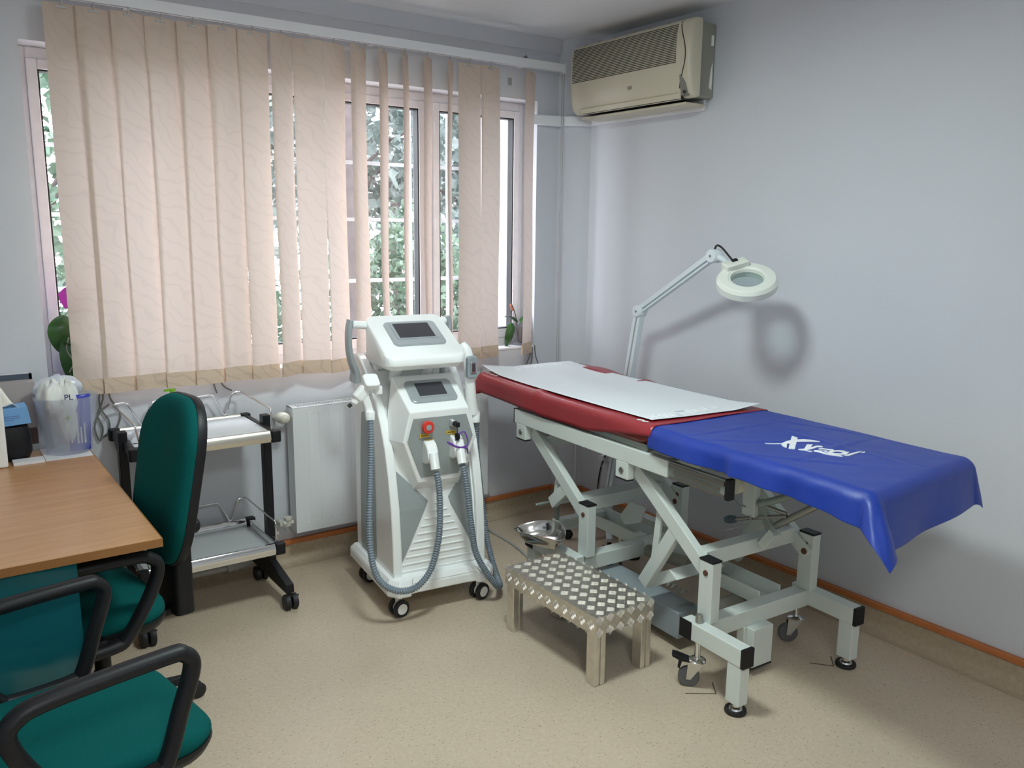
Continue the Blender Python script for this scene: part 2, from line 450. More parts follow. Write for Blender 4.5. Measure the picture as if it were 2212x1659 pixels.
def rrect(x0, x1, y0, y1, r, n=6):
    out = []
    for cx, cy, a0 in ((x1 - r, y1 - r, 0), (x0 + r, y1 - r, 90), (x0 + r, y0 + r, 180), (x1 - r, y0 + r, 270)):
        for i in range(n + 1):
            a = R(a0 + 90 * i / n); out.append((cx + r * math.cos(a), cy + r * math.sin(a)))
    return out
def spline(pts, k=8, closed=False):        # Catmull-Rom through the points
    P = [Vector(p) for p in pts]; n = len(P); out = []
    rng = range(n) if closed else range(n - 1)
    for i in rng:
        p0 = P[(i - 1) % n] if (closed or i > 0) else P[i] * 2 - P[i + 1]
        p1 = P[i]; p2 = P[(i + 1) % n]
        p3 = P[(i + 2) % n] if (closed or i + 2 < n) else p2 * 2 - p1
        for j in range(k):
            t = j / k
            out.append(0.5 * ((2 * p1) + (p2 - p0) * t + (2 * p0 - 5 * p1 + 4 * p2 - p3) * t * t + (3 * p1 - p0 - 3 * p2 + p3) * t ** 3))
    if not closed: out.append(P[-1])
    return out
def fillet(pts, r, k=4):                   # polyline with rounded corners
    P = [Vector(p) for p in pts]; out = [P[0]]
    for a, b, c in zip(P, P[1:], P[2:]):
        q = min(r, (b - a).length * .45, (c - b).length * .45)
        s = b + (a - b).normalized() * q; e = b + (c - b).normalized() * q
        out += [s * (1 - t) ** 2 + b * 2 * t * (1 - t) + e * t * t for t in [i / k for i in range(k + 1)]]
    return out + [P[-1]]
def resample(pts, step):
    P = [Vector(p) for p in pts]; out = [P[0]]; acc = 0
    for a, b in zip(P, P[1:]):
        d = (b - a).length
        if d < 1e-9: continue
        t = step - acc
        while t <= d:
            out.append(a + (b - a) * t / d); t += step
        acc = (acc + d) % step
    return out
# ================================================================== the room
ZC = 2.6
XL, YB = -3.75, -4.75                       # left wall and back wall, outside the picture
struct(MB().box(XL, 0.0, YB, 0.0, -0.05, 0).build('floor', 'vinyl_floor'))
struct(MB().box(XL - .1, 0.1, YB - .1, 0.45, ZC, ZC + .08).build('ceiling', 'ceiling_paint'))
struct(MB().box(0, 0.1, YB, 0.40, -0.05, ZC).build('wall_right', 'wall_paint'))
struct(MB().box(XL - .1, XL, YB, 0.40, -0.05, ZC).build('wall_left', 'wall_paint'))
struct(MB().box(XL - .1, 0.1, YB - .1, YB, -0.05, ZC).build('wall_back', 'wall_paint'))
WX0, WX1, WZ0, WZ1, WD = -2.680, -0.267, 0.945, 2.272, 0.40
w = MB()
w.box(XL, WX0, 0, WD, -0.05, ZC); w.box(WX1, 0.0, 0, WD, -0.05, ZC)
w.box(WX0, WX1, 0, WD, -0.05, WZ0); w.box(WX0, WX1, 0, WD, WZ1, ZC)
struct(w.build('wall_window', 'wall_paint'))
# boxed pipe chase in the far corner
struct(MB().prism([(-0.125, 0), (-0.108, -0.05), (0, -0.135), (0, 0)], 0.0, ZC, 'z').build('trim_1', 'wall_paint'), 'boxed pipe chase in the far corner of the room')
# plaster step under the ceiling over the window
struct(MB().box(XL, -0.125, -0.018, 0.0, 2.525, ZC).build('trim_2', 'wall_paint'), 'plaster step along the ceiling above the blind')
# coved skirting: floor vinyl turned up the wall, orange cap strip on top
def cove(t=0.012, r=0.055, h=0.098):
    pr = [(0, 0)] + [(r * (1 - math.sin(a)) + t * 0, r * (1 - math.cos(a))) for a in [R(x) for x in (0, 15, 30, 45, 60, 75)]][1:] if False else None
    pts = [(r + t, 0.0006)]
    for x in (15, 30, 45, 60, 75, 90):
        a = R(x); pts.append((t + r * (1 - math.sin(a)), r * (1 - math.cos(a))))
    pts += [(t, h), (0, h), (0, 0.0006)]
    return pts
cv = cove()
struct(MB().prism([(-a, b) for a, b in cv], YB, -0.105, 'y').build('baseboard_right', 'vinyl_skirting', smooth=50))
struct(MB().prism([(-a, b) for a, b in cv], XL, -0.125, 'x').build('baseboard_window', 'vinyl_skirting', smooth=50))
struct(MB().prism([(-0.139, 0), (-0.118, -0.060), (0, -0.150), (0, -.135), (-.108, -.05), (-.125, 0)], 0, 0.098).build('baseboard_corner', 'vinyl_skirting'))
struct(MB().box(-0.024, 0, YB, -0.105, 0.098, 0.122).build('trim_3', 'orange_strip', bevel=0.004), 'orange cap strip on the right skirting')
struct(MB().box(XL, -0.125, -0.024, 0, 0.098, 0.122).build('trim_4', 'orange_strip', bevel=0.004), 'orange cap strip on the window wall skirting')
struct(MB().prism([(-0.149, 0), (-0.126, -0.068), (0, -0.162), (0, -.135), (-.108, -.05), (-.125, 0)], 0.098, 0.122).build('trim_5', 'orange_strip', bevel=0.004), 'orange cap strip around the corner chase')
# cut lines in the vinyl near the couch feet
def floor_mark(name, pts, label):
    m = MB()
    for a, b in zip(pts, pts[1:]): m.bar((*a, 0.0008), (*b, 0.0008), 0.004, 0.0012)
    o = m.build(name, 'scuff'); struct(o, label)
floor_mark('floor_seam', [(-1.010, -1.900), (-0.922, -1.963), (-0.875, -1.905)], 'cut line in the floor by the front couch foot')
floor_mark('floor_seam', [(-0.462, -2.020), (-0.408, -2.085), (-0.352, -2.035)], 'cut line in the floor by the rear couch foot')
floor_mark('floor_seam', [(-0.62, -1.03), (-0.50, -1.12), (-0.43, -1.03)], 'cut line in the floor under the couch')

# window: outer frame, three sashes with gaskets, panes and handles
fr = MB(); y0, y1 = 0.125, 0.195
ft = 0.032
fr.box(WX0, WX0 + ft, y0, y1, WZ0, WZ1); fr.box(WX1 - ft, WX1, y0, y1, WZ0, WZ1)
fr.box(WX0 + ft, WX1 - ft, y0, y1, WZ0, WZ0 + .055); fr.box(WX0 + ft, WX1 - ft, y0, y1, WZ1 - .045, WZ1)
for mx in (-2.06, -0.868): fr.box(mx - .022, mx + .022, y0, y1, WZ0 + .055, WZ1 - .045)
win = struct(fr.build('window_1', 'frame_plastic', bevel=0.004), 'white three-part window')
for i, (a, b) in enumerate(((WX0 + ft, -2.082), (-2.038, -0.89), (-0.846, WX1 - ft))):
    z0, z1 = WZ0 + .055, WZ1 - .045; t = 0.038
    sm = MB(); ys, ye = 0.112, 0.18
    sm.box(a, a + t, ys, ye, z0, z1); sm.box(b - t, b, ys, ye, z0, z1); sm.box(a + t, b - t, ys, ye, z0, z0 + t + .01); sm.box(a + t, b - t, ys, ye, z1 - t, z1)
    so = sm.build('sash', 'frame_plastic', win, bevel=0.004)
    g = MB(); q = 0.006
    A, B, Z0, Z1 = a + t, b - t, z0 + t + .01, z1 - t
    g.box(A, A + q, .118, .165, Z0, Z1).box(B - q, B, .118, .165, Z0, Z1).box(A + q, B - q, .118, .165, Z0, Z0 + q).box(A + q, B - q, .118, .165, Z1 - q, Z1)
    g.build('gasket', 'black_rubber', so)
    MB().box(A + q, B - q, .140, .146, Z0 + q, Z1 - q).build('pane', 'clear_glass', so)
    for hz in (1.10, 1.62, 2.10):
        if i != 1: MB().cyl((a + .004 if i == 2 else b - .004, .108, hz - .03), (a + .004 if i == 2 else b - .004, .108, hz + .03), .007, 10).build('hinge', 'white_trim', so)
struct(MB().box(WX0, WX1, -0.004, 0.125, 0.945, 0.958).build('window_sill', 'white_trim', bevel=0.003), 'white inner window sill')
struct(MB().box(WX0 - .02, WX1 + .02, 0.195, WD + .05, 0.93, 0.95).build('trim_6', 'outer_render'), 'outer window ledge')
# security grille outside: round white bars
gm = bpy.data.objects.new('window_grille', None); COL.objects.link(gm)
tag(gm, 'white metal security grille of thin bars outside the window', 'window grille')
for k, xx in enumerate((-2.45, -2.05, -1.65, -1.24, -0.84, -0.60, -0.38)):
    MB().box(xx - .009, xx + .009, 0.370, 0.384, 0.955, 2.25).build('upright_bar', 'grille_white', gm)
for zz in (1.00, 1.32, 1.64, 1.93, 2.235):
    MB().box(WX0 + .003, WX1 - .003, 0.384, 0.394, zz - .009, zz + .009).build('cross_bar', 'grille_white', gm)

# ceiling lamp (above the picture): base and opal bowl; rear panel is added fill
def ceil_lamp(x, y, label):
    t = thing('ceiling_lamp', label, 'ceiling lamp', (x, y, ZC))
    MB().lathe([(0.20, 0), (0.20, -0.03), (0.18, -0.035)], 40).build('base', 'white_plastic', t, smooth=40)
    MB().lathe([(0.17, -0.03), (0.17, -0.055), (0.14, -0.072), (0.07, -0.080), (0.0, -0.081)], 40).build('diffuser', 'lamp_glow', t, smooth=60)
ceil_lamp(-1.75, -1.80, 'round opal ceiling lamp in the middle of the room')
t = thing('ceiling_lamp', 'added square fill light panel on the ceiling at the unseen back of the room', 'ceiling lamp', (-2.7, -4.1, ZC))  # invented fixture that carries the added rear fill
MB().box(-.32, .32, -.32, .32, -.07, 0).build('housing', 'white_plastic', t, bevel=.004)
MB().box(-.30, .30, -.30, .30, -.076, -.07).build('diffuser', 'lamp_glow', t)
# ================================================================== vertical blind
SX = [-2.538, -2.43, -2.31, -2.19, -2.07, -1.95, -1.83, -1.707, -1.588, -1.468, -1.348, -1.226, -1.109, -0.99, -0.864, -0.750, -0.624, -0.379]
SA = [4, 6, 7, 6, 7, 7, 6, 26, -16, 20, 31, 47, 52, 44, 48, -5, 10, 30]
random.seed(4)
vb = thing('vertical_blind', 'beige vertical slat blind hanging across the window', 'window blind', (0, 0, 0))
# the photo shows one narrow slat per gap on the right; turned ones overlap nothing
def slat(i, x, ang):
    ph = random.uniform(0, 6); H = 1.472; wv = random.uniform(0.002, 0.0045)
    def fn(u, v):
        xx = (u - .5) * 0.127
        return (xx, wv * math.sin(v * 7 + ph) + 0.003 * math.cos(u * 3.1416) * math.sin(v * 3 + ph), 0.06 + v * (H - 0.06) - (0.004 * abs(u - .5) * 2 if v == 1 else 0))
    m = MB().grid(fn, 6, 30)
    t = m.build('slat', 'slat_fabric', vb, smooth=60)
    t.location = (x, -0.085, 0.93 + random.uniform(-.004, .004)); t.rotation_euler = (0, 0, R(ang))
    yb = wv * math.sin(ph)
    MB().prism([(-0.004 + yb, 0.0), (0.004 + yb, 0.0), (0.0045 + yb, .03), (0.001 + yb, 0.062), (-0.001 + yb, 0.062), (-0.0045 + yb, .03)], -0.0645, 0.0645, 'x').build('bottom_pocket', 'slat_pocket', t)
    hk = MB(); hk.tube([(0, 0.0, H - .012), (0.004, 0, H + .012), (0, 0, H + .034)], 0.0022, 6).box(-.018, .018, -.002, .002, H - .018, H - .010)
    hk.build('hook', 'clear_clip', t)
for i, (x, a) in enumerate(zip(SX, SA)): slat(i, x, a)
hr = MB().box(-2.70, -0.165, -0.100, -0.092, 2.418, 2.458).box(-2.70, -0.165, -0.078, -0.070, 2.418, 2.458).box(-2.70, -0.165, -0.092, -0.078, 2.430, 2.458).build('head_rail', 'white_trim', vb)
MB().box(-2.70, -0.165, -0.0915, -0.0785, 2.424, 2.430).build('slot', 'black_rubber', hr)
MB().box(-0.165, -0.155, -0.102, -0.068, 2.412, 2.462).build('end_cap', 'white_trim', hr)
for bx in (-2.3, -1.25, -0.40):
    MB().box(bx - .012, bx + .012, -0.070, 0, 2.425, 2.452).build('bracket', 'white_trim', vb)
MB().tube([(-.170, -.085, 2.415), (-.170, -.085, .87), (-.164, -.085, .85), (-.156, -.085, .87), (-.156, -.085, 2.415)], 0.0022, 6).build('bead_chain', 'cable_grey', vb)

# dark wall clip hanging under the rail near the right end
cl = MB().box(-0.462, -0.440, -0.006, 0, 2.335, 2.372).build('wall_clip', 'cable_grey', bevel=0.002)
tag(cl, 'small grey wall clip under the blind rail near the corner', 'clip')
tu = MB().tube([(-0.372, -.02, 2.476), (-0.366, -.028, 2.488), (-0.362, -.02, 2.474)], .004, 6).tube([(-0.378, -.02, 2.480), (-0.36, -.03, 2.480)], .004, 6).build('wire_knot', 'root_grey')
tag(tu, 'dark twisted wire knot on the wall above the blind rail', 'wire')

# ================================================================== plants on the sill
def leaf(p0, dirv, L, W, droop, up=0.4, n=10, fold=0.15):
    d = Vector(dirv).normalized(); s = d.cross(Vector((0, 0, 1))).normalized(); m = MB(); pts = []
    ring = []
    for j in range(n + 1):
        t = j / n
        c = Vector(p0) + d * (L * (t - 0.25 * droop * t * t)) + Vector((0, 0, up * L * t - droop * L * t * t))
        ww = W * math.sin(math.pi * (0.08 + 0.92 * t) ** 0.8) ** 0.7 if 0 < t < 1 else 0.004
        ring.append((c, ww))
    vs = []
    for c, ww in ring:
        for q in (-1, -.5, 0, .5, 1): vs.append(c + s * ww * .5 * q + Vector((0, 0, fold * ww * (abs(q) - .5))))
    fs = [(j * 5 + i, j * 5 + i + 1, (j + 1) * 5 + i + 1, (j + 1) * 5 + i) for j in range(n) for i in range(4)]
    return m.add(vs, fs)
def hang_leaf(p0, dx, L, W, sgn=1):       # broad leaf hanging down, flat face to the room
    m = MB(); vs = []
    n = 10
    for j in range(n + 1):
        t = j / n
        c = Vector(p0) + Vector((dx * math.sin(t * 1.8), -0.03 * math.sin(t * 3), 0.02 * math.sin(t * 3.1) - L * t))
        ww = W * math.sin(math.pi * (0.04 + 0.92 * t)) ** 0.65
        for q in (-1, -.5, 0, .5, 1): vs.append(c + Vector((ww * .5 * q, 0.012 * abs(q) * sgn, 0)))
    fs = [(j * 5 + i, j * 5 + i + 1, (j + 1) * 5 + i + 1, (j + 1) * 5 + i) for j in range(n) for i in range(4)]
    return m.add(vs, fs)
op = thing('potted_orchid', 'small orchid in a clear plastic pot at the right end of the window sill', 'plant', (-0.335, 0.055, 0.958))
MB().lathe([(0.033, 0.0), (0.036, .01), (0.045, .06), (0.053, .112), (0.056, .118)], 28).build('pot', 'clear_pot', op, smooth=60)
MB().lathe([(0.029, 0.018), (0.036, .06), (0.040, .095), (0.036, .104), (0.02, .112), (0, .114)], 24).build('bark', 'bark_mix', op, smooth=60)
leaf((-.01, 0, .125), (-1, -.25, 0), .125, .045, .55, .85).build('leaf', 'leaf_green', op, smooth=80, subd=1)
leaf((.012, .0, .125), (1, .1, 0), .10, .06, .35, .75).build('leaf', 'leaf_green', op, smooth=80, subd=1)
hang_leaf((-.052, -.012, .128), -.034, .135, .062).build('leaf', 'leaf_green', op, smooth=80, subd=1)
hang_leaf((.058, -.005, .135), .02, .125, .055).build('leaf', 'leaf_green', op, smooth=80, subd=1)
st = MB().tube(spline([(-.015, 0, .11), (-.022, -.005, .16), (-.036, -.005, .20), (-.05, 0, .235)]), .0028, 6)
sp = st.build('flower_stem', 'stem_dark', op, smooth=60)
bd = MB()
for q, (x, z) in enumerate(((-.052, .212), (-.047, .20), (-.056, .225))): bd.lathe([(0, -.008), (.006, -.003), (.007, .003), (0, .01)], 8, (x, -.004, z))
bd.build('wilted_bud', 'bud_orange', op, smooth=60)
MB().tube([(.045, 0, .11), (.05, 0, .17), (.055, 0, .228)], .0025, 6).build('support_stick', 'bolt_brown', op)

ol = thing('potted_orchid', 'orchid with magenta flower and broad leaves at the left end of the window sill', 'plant', (-2.568, 0.040, 0.958))
MB().lathe([(0.040, 0.0), (0.046, .03), (0.058, .12), (0.062, .128), (.055, .128), (.05, .11), (.0, .105)], 28).build('pot', 'tin_blue', ol, smooth=60)
hang_leaf((-.035, -.03, .285), -.018, .15, .105).build('leaf', 'leaf_green', ol, smooth=80, subd=1)
hang_leaf((-.012, -.045, .225), -.012, .21, .095).build('leaf', 'leaf_green', ol, smooth=80, subd=1)
leaf((0, -.02, .13), (-.2, -.6, 0), .13, .07, .5, .9).build('leaf', 'leaf_green', ol, smooth=80, subd=1)
leaf((0, -.01, .13), (1, -.2, 0), .16, .07, .5, .7).build('leaf', 'leaf_green', ol, smooth=80, subd=1)
so = MB().tube(spline([(0, 0, .12), (.005, -.01, .24), (0.015, -.012, .36), (0.02, -.012, .44)]), .003, 6).build('flower_stem', 'stem_dark', ol, smooth=60)
pt = MB()
for a in range(5):
    M = Matrix.Translation((-.005, -.03, .355)) @ Matrix.Rotation(R(72 * a), 4, 'Y') @ Matrix.Rotation(R(18), 4, 'X')
    vs = [M @ Vector(v) for v in ((0, 0, 0), (-.022, -.004, .02), (-.026, -.007, .042), (0, -.005, .055), (.026, -.007, .042), (.022, -.004, .02))]
    pt.add(vs, [(0, 1, 2, 3), (0, 3, 4, 5)])
pt.build('flower', 'petal_magenta', ol, smooth=60)
rt = MB()
for q in range(5):
    random.seed(q + 20); x = -.03 + .015 * q
    rt.tube(spline([(x, -.06, .20 - .02 * q), (x - .012, -.072, .15), (x + .008, -.07, .10), (x - .01, -.066, .06)]), .0026, 6)
rt.build('aerial_root', 'cable_grey', ol, smooth=60)
# trailing roots below the sill
def roots(name, label, strands):
    m = MB()
    for s in strands: m.tube(spline(s), 0.0034, 6)
    tag(m.build(name, 'root_grey', smooth=60), label, 'roots')
roots('trailing_root', 'grey aerial roots hanging under the left end of the blind', [
    [(-2.50, -.018, .96), (-2.49, -.014, .90), (-2.515, -.012, .83), (-2.50, -.012, .77), (-2.515, -.012, .72), (-2.53, -.012, .78), (-2.505, -.012, .84), (-2.47, -.012, .87)],
    [(-2.49, -.018, .96), (-2.505, -.014, .90), (-2.50, -.012, .85), (-2.475, -.012, .80), (-2.48, -.012, .75), (-2.51, -.012, .73)],
    [(-2.455, -.018, .96), (-2.465, -.013, .90), (-2.43, -.012, .82), (-2.455, -.012, .74), (-2.45, -.012, .67), (-2.41, -.012, .63), (-2.38, -.012, .61)]])
roots('trailing_root', 'grey aerial roots hanging behind the couch below the right orchid', [
    [(-.300, -.018, .95), (-.305, -.014, .90), (-.325, -.012, .85), (-.315, -.012, .80), (-.33, -.012, .74)],
    [(-.290, -.018, .95), (-.288, -.013, .88), (-.305, -.012, .83), (-.30, -.012, .76)],
    [(-.275, -.018, .96), (-.262, -.013, .90), (-.24, -.012, .84), (-.235, -.012, .76)]])
roots('trailing_root', 'short thin roots poking out under the blind above the trolley', [
    [(-2.045, -.014, .96), (-2.04, -.012, .905), (-2.03, -.012, .87)], [(-2.035, -.014, .96), (-2.0, -.012, .90), (-1.965, -.012, .875)]])

# ================================================================== radiator
rd = thing('radiator', 'white steel panel radiator under the window', 'radiator', (-1.728, 0, 0.185))
RW, RHt = 1.075, 0.60
MB().box(0.012, RW - .012, -0.050, -0.036, 0.0, RHt - .012).build('rear_panel', 'radiator_white', rd, bevel=0.004)
fp = MB(); vs = []; nx = 21 * 8
def rib(x):
    p = (x - .055) / 0.0525
    if p < -.2 or x > RW - .03: return 0
    f = abs((p + .5) % 1 - .5)
    return 1.0 if f < 0.26 else (0.0 if f > 0.33 else (0.33 - f) / 0.07)
def fpf(u, v):
    x = u * RW; z = v * (RHt - .004)
    k = rib(x) * max(0, min(1, (z - .045) / .014)) * max(0, min(1, (RHt - .045 - z) / .014))
    return (x, -0.118 + 0.013 * k, z)
fp.grid(fpf, 340, 40)
fp.box(0, RW, -0.117, -0.104, 0, RHt - .004)
fp.build('front_panel', 'radiator_white', rd, smooth=35)
MB().box(0, 0.0018, -0.104, -0.040, 0.0, RHt).box(RW - .0018, RW, -0.104, -0.040, 0, RHt).build('side_cover', 'radiator_white', rd, bevel=0.0)
tg = MB().box(0, RW, -0.114, -0.100, RHt - .003, RHt).box(0, RW, -0.052, -0.036, RHt - .003, RHt)
nxs = 82
for i in range(nxs):
    x = 0.03 + i * (RW - .06) / (nxs - 1); tg.box(x - .0032, x + .0032, -0.100, -0.052, RHt - .003, RHt)
tg.box(0, .027, -.100, -.052, RHt - .003, RHt).box(RW - .027, RW, -.100, -.052, RHt - .003, RHt)
tg.build('top_grille', 'radiator_white', rd)
MB().box(.01, RW - .01, -.095, -.055, .02, RHt - .06).build('convector_fins', 'dark_slot', rd)
MB().cyl((-.002, -.072, .06), (.004, -.072, .06), .011).build('side_plug', 'alu', rd)
vt = thing('thermostatic_valve', 'cream thermostatic valve head beside the radiator', 'valve', (-1.728, 0, 0.185))
MB().cyl((0.0, -.072, .552), (-.05, -.072, .552), .011).cyl((-.05, -.072, .552), (-.05, -.012, .552), .012).build('valve_body', 'alu', vt, smooth=60)
Mv = Matrix.Translation((-.046, -.088, .556)) @ Matrix.Rotation(R(82), 4, 'X') @ Matrix.Rotation(R(0), 4, 'Y')
MB().lathe([(.018, -.012), (.024, -.010), (.026, 0), (.0245, .004), (.026, .012), (.027, .04), (.024, .056), (.015, .068), (0, .072)], 28, M=Mv).build('thermostat_head', 'valve_cream', vt, smooth=45)
lv = thing('lockshield_valve', 'cream return valve at the lower left of the radiator', 'valve', (-1.728, 0, 0.185))
MB().cyl((0, -.072, .045), (-.05, -.072, .045), .012).cyl((-.05, -.072, .045), (-.05, -.012, .045), .013).cyl((-.024, -.072, .03), (-.024, -.072, .062), .015).lathe([(.02, 0), (.02, .012), (.012, .016)], 8, (-.024, -.072, .060)).build('valve_body', 'pipe_paint', lv, smooth=45)
hp = thing('heating_pipe', 'pale heating pipe along the skirting behind the trolley', 'pipe', (0, 0, 0))
MB().tube([(-3.2, -.035, .055), (-2.02, -.035, .055)], .0135, 14).build('pipe', 'pipe_paint', hp, smooth=60)
MB().cyl((-2.035, -.035, .055), (-1.985, -.035, .055), .021).cyl((-1.985, -.035, .055), (-1.955, -.035, .055), .017).tube(spline([(-1.955, -.035, .055), (-1.93, -.035, .058), (-1.915, -.035, .075), (-1.90, -.035, .10)]), .0165, 12).build('coupling', 'pipe_paint', hp, smooth=45)
MB().tube([(-1.90, -.035, .098), (-1.90, -.035, .155), (-1.885, -.035, .17), (-1.79, -.035, .172)], .0125, 12).build('pipe', 'pipe_paint', hp, smooth=60)
stub = MB().cyl((-.62, 0, .205), (-.62, -.05, .205), .017).lathe([(.022, 0), (.022, .012), (.017, .014)], 18, (-.62, -.05, .205), Matrix.Rotation(R(90), 4, 'X')).build('pipe_stub', 'pipe_paint', smooth=50)
tag(stub, 'short capped pipe stub on the wall right of the machine', 'pipe')

# ================================================================== white trunking from the air conditioner round the corner
tk = thing('cable_trunking', 'white trunking under the air conditioner running round the corner', 'trunking', (0, 0, 0))
MB().box(-.022, 0, -0.95, -0.160, 2.150, 2.200).build('wall_run', 'white_trim', tk, bevel=.003)
MB().prism([(-.31, -.001), (-.31, -.026), (-.135, -.072), (-.022, -.160), (0, -.160), (0, -.137), (-.110, -.051), (-.127, -.001)], 2.150, 2.200).build('corner_run', 'white_trim', tk, bevel=.003)

# ================================================================== air conditioner
ac = thing('air_conditioner', 'old cream split air conditioner high on the right wall', 'air conditioner', (0, -0.635, 2.185))
HW = 0.455
# chassis against the wall (narrower than the cover)
MB().box(-.135, 0, -.352, .37, .012, .338).build('chassis', 'ac_side', ac, bevel=.01)
prof = [(-.128, .006), (-.150, .004), (-.176, .022), (-.190, .05), (-.200, .12), (-.203, .2), (-.200, .28), (-.192, .318), (-.175, .338), (-.15, .345), (-.128, .345)]
# cover: lofted along y with rounded ends
rings = []
for y, k in ((-.385, .62), (-.383, .80), (-.377, .93), (-.367, 1), (0, 1), (.43, 1), (.446, .93), (.453, .80), (.455, .62)):
    rings.append([(-.128 + (x + .128) * k, y, .175 + (z - .175) * (0.93 + .07 * (k - .62) / .38)) for x, z in prof])
MB().loft(rings).build('cover', 'ac_cream', ac, smooth=40)
# front grille: many fine louvre slots following the front curve
def fx(z):
    for (x0, z0), (x1, z1) in zip(prof, prof[1:]):
        if z0 <= z <= z1 and z1 > z0: return x0 + (x1 - x0) * (z - z0) / (z1 - z0)
    return -.2
gl = MB()
for i in range(22):
    z = .158 + i * .0076
    gl.box(fx(z) - .0012, fx(z) + .002, -.302, .425, z - .0017, z + .0017)
gl.build('grille', 'dark_slot', ac)
# curved seam and the grey control corner on the right end
seam = []
for j in range(17):
    t = j / 16; z = .045 + t * .285
    seam.append((fx(z) - .0012, -.335 + .022 * math.cos(t * 5.2 + .6) - .002, z))
MB().tube(seam, .0022, 6).build('seam', 'dark_slot', ac)
def cpf(u, v):
    z = .012 + .088 * v
    l = -.322 - .004 * math.sin(v * 2.2); r = -.362 + .030 * max(0, v - .45) ** 1.6 / .38
    return (fx(z) - .0026, l + (min(r, l - .002) - l) * u, z)
MB().grid(cpf, 6, 14).build('control_panel', 'ac_grey', ac, solid=.002)
MB().lathe([(.010, 0), (.008, .003), (0, .004)], 16, (fx(.03) - .003, -.345, .03), Matrix.Rotation(R(-90), 4, 'Y')).build('button', 'dark_slot', ac)
MB().lathe([(.013, 0), (.012, .002), (0, .003)], 24, (fx(.085) - .001, .0, .085), Matrix.Rotation(R(-90), 4, 'Y'), 0.75, 1.25).build('badge', 'ac_side', ac, smooth=50)
MB().box(-.176, -.110, -.318, .365, .000, .016).build('outlet', 'dark_slot', ac)
MB().bar((-.1765, -.318, .012), (-.1765, .375, .012), .005, .030, (-.35, 0, 1)).build('flap', 'ac_cream', ac, bevel=.001)
MB().box(-.158, -.026, -.33, .40, -.022, -.010).build('drip_tray', 'ac_cream', ac, bevel=.004)
tp = MB()
for y in (-.22, -.10, .02, .14, .26, .36): tp.box(-.172, -.155, y - .008, y + .008, .3385, .342)
tp.build('clip', 'ac_side', ac)
MB().prism([(-.02, .05), (-.035, .06), (-.028, .13), (-.02, .165), (-.018, .1)], -.356, -.352, 'y').build('tape', 'white_plastic', ac)
MB().box(-.032, -.020, -.357, -.352, .24, .285).build('side_label', 'white_plastic', ac)
# ================================================================== twin-handpiece laser machine
lm = thing('laser_machine', 'white upright cosmetic laser machine with two screens and hoses', 'laser machine', (-1.565, -0.80, 0), R(-7))
def bf(z):                                # front edge of the side plates
    T = [(0.14, .0), (.30, .004), (.45, .018), (.60, .052), (.70, .085), (.80, .135), (.88, .195), (.95, .262), (1.0, .320), (1.035, .375), (1.05, .42)]
    for (z0, b0), (z1, b1) in zip(T, T[1:]):
        if z0 <= z <= z1: return b0 + (b1 - b0) * (z - z0) / (z1 - z0)
    return .42
zs = [.14, .2, .3, .38, .45, .52, .6, .65, .7, .75, .8, .84, .88, .915, .95, .975, 1.0, 1.02, 1.035, 1.05]
side = [(bf(z), z) for z in zs] + [(.47, 1.05), (.475, 1.0), (.475, .14)]
for a0, a1, nm in ((-.012, .026, 'L'), (.374, .412, 'R')):
    MB().prism(side, a0, a1, 'x').build('side_panel', 'white_gloss', lm, bevel=.006, seg=3, smooth=30)
core = [(bf(z) + .022, z) for z in zs if z < .93] + [(.30, .93), (.30, 1.0), (.47, 1.0), (.47, .14)]
MB().prism(core, .026, .374, 'x').build('body', 'white_gloss', lm, smooth=30)
# grey insets in the outer faces of the side plates
inset = [(.20, .20), (.225, .17), (.40, .17), (.41, .19), (.395, .60), (.37, .80), (.30, .83), (.215, .70), (.20, .45)]
MB().prism(inset, -.0145, -.011, 'x').build('side_inset', 'grey_panel', lm)
MB().prism(inset, .411, .4145, 'x').build('side_inset', 'grey_panel', lm)
# base tray with raised corners and an arched front
bp = [(-.045, -.01), (-.012, -.055), (.045, -.055), (.055, -.035), (.085, -.030), (.315, -.030), (.345, -.035), (.355, -.055), (.412, -.055), (.445, -.01), (.445, .49), (-.045, .49)]
MB().prism(bp, .098, .142, 'z').build('base', 'white_gloss', lm, bevel=.008, seg=3)
bt = [(-.045, -.01), (-.012, -.055), (.045, -.055), (.06, -.03), (.34, -.03), (.355, -.055), (.412, -.055), (.445, -.01), (.445, .49), (-.045, .49)]
MB().loft([[(x, y, .142) for x, y in bt], [(.2 + (x - .2) * .93, .22 + (y - .22) * .93, .168) for x, y in bt]]).build('base_rim', 'white_gloss', lm, bevel=.004)
# front decor
def onf(a, z, off=0.001): return (a, bf(z) + .022 - off, z)
def decor(name, m, pts, th=0.003):
    n = 14; c = pts
    mb = MB(); P = []
    # split triangle into strips so that it follows the curved front
    (a0, z0), (a1, z1), (a2, z2) = c
    rows = []
    for j in range(n + 1):
        t = j / n; z = z0 + (z2 - z0) * t
        e0 = a0 + (a2 - a0) * t
        zz = z1
        if (z - zz) * (z0 - zz) >= 0: e1 = a0 + (a1 - a0) * (z - z0) / (z1 - z0)
        else: e1 = a1 + (a2 - a1) * (z - z1) / (z2 - z1)
        rows.append((e0, e1, z))
    vs = []
    for e0, e1, z in rows: vs += [onf(e0, z, th), onf(e1, z, th)]
    fs = [(2 * j, 2 * j + 1, 2 * j + 3, 2 * j + 2) for j in range(n)]
    return MB().add(vs, fs).build(name, m, lm, solid=.004)
decor('front_inset', 'grey_panel', [(.032, .605), (.160, .470), (.034, .225)])
decor('front_inset', 'grey_panel', [(.366, .605), (.250, .470), (.364, .240)])
sl = MB()
